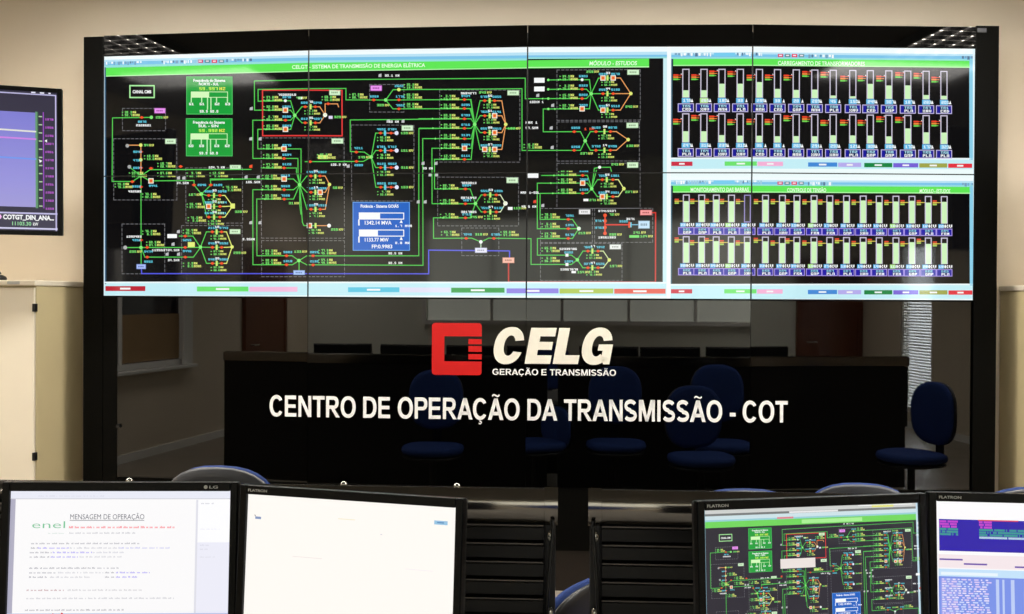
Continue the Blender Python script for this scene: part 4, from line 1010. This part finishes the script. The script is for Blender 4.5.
# almost blank page
c2 = Canvas(); c2.rect(0, 0, SW, SH, (254, 250, 244), 0)
c2.rect(9 * K, 22 * K, 15.5 * K, 24.4 * K, (130, 150, 190), 2); c2.poly([(8 * K, 19.6 * K), (9.8 * K, 21.6 * K), (8.4 * K, 22 * K)], (120, 120, 130), 2)
c2.rect(200 * K, 13.4 * K, 213.5 * K, 17.2 * K, (150, 196, 226), 2); c2.rect(203 * K, 14.6 * K, 210 * K, 15.8 * K, (90, 140, 190), 3)
c2.rect(100 * K, 18 * K, 118 * K, 18.8 * K, (240, 234, 206), 2); c2.rect(52 * K, 58 * K, 84 * K, 58.6 * K, (236, 230, 226), 2); c2.rect(145 * K, 30 * K, 147 * K, 31 * K, (220, 220, 224), 2); c2.rect(172 * K, 61 * K, 200 * K, 61.5 * K, (240, 238, 240), 2)
monitor(-.470, 2.167, -12.7, 'desk monitor with an almost blank cream page, left of the central gap', c2, 'FLATRON')
# the single-line diagram again, larger than the screen
K3 = SW / 210.5
c3 = []
c3.append(([(0, 0), (SW, 0), (SW, SH), (0, SH)], (40, 37, 50), 0))
for a, b, col in ((0, 3.6, (206, 208, 206)), (3.6, 5.6, (120, 124, 124)), (5.6, 9, (206, 226, 232)), (9, 10.6, (150, 206, 216)), (10.6, 16, (112, 214, 92))):
    c3.append(([(0, a * K3), (SW, a * K3), (SW, b * K3), (0, b * K3)], col, 1))
for a, b, y0, y1, col in ((82, 130, 3.8, 5.4, (232, 232, 232)), (70, 86, 8.6, 10.2, (226, 130, 140)), (94, 154, 11.6, 15, (170, 236, 150)), (164, 186, 1, 3, (226, 226, 120)), (150, 205, .8, 1.4, (250, 250, 250)), (0, 1.2, 0, 120, (150, 200, 220)), (208.6, 210.5, 0, 120, (196, 222, 236))):
    c3.append(([(a * K3, y0 * K3), (b * K3, y0 * K3), (b * K3, y1 * K3), (a * K3, y1 * K3)], col, 2))
for p_, col, l in cv.p:
    if min(q[0] for q in p_) > 540: continue
    c3.append(([((42 + (x - 188) * .484) * K3, (17.6 + (y - 77) * .491) * K3) for x, y in p_], col, l))
c3.append(([(a * K3, b * K3) for a, b in ((72, 46), (106, 46), (106, 54.6), (72, 54.6))], (236, 226, 222), 6))
monitor(.517, 2.076, 14.2, 'desk monitor showing a small copy of the green network diagram, right of the gap', c3, 'FLATRON')
# alarm list
c4 = Canvas(); r4 = random.Random(9)
c4.rect(0, 0, SW, SH, (252, 250, 252), 0)
def r4c(x0, y0, x1, y1, col, l): c4.rect(x0 * K, y0 * K, x1 * K, y1 * K, col, l)
r4c(3, 17.6, 218, 48.6, (40, 18, 168), 1); r4c(40, 17.4, 78, 18.6, (214, 60, 90), 2)
for rr in range(7):
    for cx0, n in ((3.4, 16), (41, 44)):
        col = (206, 70, 206) if rr < 3 else (60, 160, 140)
        if rr == 6 and cx0 > 10: col = (190, 220, 230)
        if cx0 > 10 and rr < 3: n = 11
        if cx0 < 10 and rr == 6: continue
        for q in range(n):
            if r4.random() < .88: r4c(cx0 + q * 1.1, 18.8 + rr * 2.5, cx0 + q * 1.1 + .95, 20.8 + rr * 2.5, col, 3)
r4c(2, 52, 218, 65, (244, 230, 234), 1)
for x, y in ((3, 56), (26, 60), (74, 61.6)): r4c(x, y, x + 22, y + 1.6, (110, 80, 170), 2)
r4c(2, 66, 218, 73.4, (196, 226, 250), 1); r4c(4, 69, 58, 72, (232, 244, 252), 2)
r4c(2, 73.4, 218, 125, (122, 146, 232), 1); r4c(4, 75, 20, 125, (150, 160, 236), 2)
for x, wd in ((56, 3), (62, 2), (70, 3.4), (90, 2)): r4c(x, 75, x + wd, 125, (190, 206, 246), 2)
for q in range(22):
    y = 75.4 + q * 2.2
    x = 5
    while x < 48:
        wd = r4.uniform(1.4, 5); r4c(x, y, x + wd, y + 1.3, r4.choice([(226, 206, 246), (206, 216, 250), (236, 226, 250)]), 3); x += wd + r4.uniform(.6, 3.4)
monitor(1.034, 2.216, -2.3, 'desk monitor showing a purple and blue alarm list, rightmost of the row', c4, 'FLATRON')

# neighbours along the desk, outside the picture: only their backs show, mirrored in the black glass
c5 = Canvas(); c5.rect(0, 0, SW, SH, (60, 64, 80), 0); c5.rect(0, 0, SW, .02, (150, 160, 190), 1)
for ax, ay, an, lb in ((-1.60, 2.13, 8, 'desk monitor left of the picture, mirrored in the black glass under CENTRO'), (-2.22, 2.12, -6, 'desk monitor far left of the picture, mirrored at the left of the black glass'),
                       (1.62, 2.12, 8, 'desk monitor right of the picture, mirrored in the black glass under COT'), (2.22, 2.16, -8, 'desk monitor far right of the picture, mirrored beside the mirrored chair')):
    monitor(ax, ay, an, lb, c5)

# ------------------------------------------------------------------ office chairs between the consoles and the video wall
def superell(w_, h_, n=36, p=2.6):
    out = []
    for k in range(n):
        a = 2 * math.pi * k / n; c, s_ = math.cos(a), math.sin(a)
        out.append((w_ * math.copysign(abs(c) ** (2 / p), c), h_ * math.copysign(abs(s_) ** (2 / p), s_)))
    return out
def pad(w_, h_, thick, cz, y, curve, horizontal=False, p=2.6):
    """rounded cushion: rings shrinking on both faces, bent across its width"""
    m = MB(); rings = []
    prof = [(.0, -.5), (.55, -.5), (.85, -.47), (.97, -.3), (1, 0), (.97, .3), (.85, .47), (.55, .5), (0, .5)]
    n = 36; base = superell(1, 1, n, p); vs, fs = [], []
    for s_, d in prof:
        for x, z in base:
            xx, zz = x * w_ * max(s_, .001), z * h_ * max(s_, .001)
            if horizontal: vs.append((xx, y + zz, cz + d * thick - curve * xx * xx * -1))
            else: vs.append((xx, y + d * thick + curve * xx * xx, cz + zz))
    for i in range(len(prof) - 1):
        for k in range(n): fs.append((i * n + k, i * n + (k + 1) % n, (i + 1) * n + (k + 1) % n, (i + 1) * n + k))
    m.add(vs, fs, True)
    return m
def chair(loc, rz, label, top=1.03, bh=.232, shell='shell'):
    t = tag(empty('office_chair', loc, rz), label, 'chair', 'blue office chairs')
    pad(.235, .225, .07, .455, 0, .1, True).build('seat', M['blue'], t)
    pad(.225, .215, .03, .408, 0, .1, True).build('seat_pan', M['black'], t)
    pad(.212, bh, .036, top - bh, -.209, .55).build('back_cushion', M['blue'], t)
    pad(.216, bh, .026, top - bh - .001, -.238, .55).build('back_shell', M[shell], t)
    MB().box(-.035, .035, -.275, -.256, .40, top - bh).box(-.035, .035, -.27, .02, .388, .402).build('back_bracket', M['black'], t, .004)
    MB().cyl((0, 0, .10), (0, 0, .40), .026, 18).build('gas_column', M['black'], t)
    for k in range(5):
        a = 2 * math.pi * k / 5 + .3; c, s_ = math.cos(a), math.sin(a)
        MB().tube([(c * .03, s_ * .03, .105), (c * .18, s_ * .18, .088), (c * .29, s_ * .29, .072)], .018, 8).build('base_leg', M['black'], t)
        MB().cyl((c * .29 - s_ * .022, s_ * .29 + c * .022, .0275), (c * .29 + s_ * .022, s_ * .29 - c * .022, .0275), .0275, 14).build('caster', M['black'], t)
    return t
chair((-.895, 3.44, 0), R(-4), 'blue office chair with grey back shell behind the leftmost desk monitors', top=1.044)
chair((.725, 3.09, 0), R(3), 'blue office chair whose back just clears the rail left of the network diagram monitor', top=1.062)
chair((1.27, 3.74, 0), R(-6), 'blue office chair whose grey back shows above the network diagram monitor', top=.966)
chair((1.55, 3.09, 0), R(0), 'blue office chair at the right picture edge above the alarm list monitor', top=1.08)
chair((3.03, 3.75, 0), R(75), 'office chair seen only as a dark mirror image at the right of the black glass', top=1.0)
chair((.095, 3.115, 0), R(60), 'blue rimmed chair back low in the gap between the console panels', top=.748, bh=.165, shell='black')  # black here is a grey shell with its shade put into the colour
chair((.27, 1.2, 0), R(0), 'unseen office chair added on the near side of the desk to block the console gap', top=1.16)  # added out of view to block light through the mirrored console gap
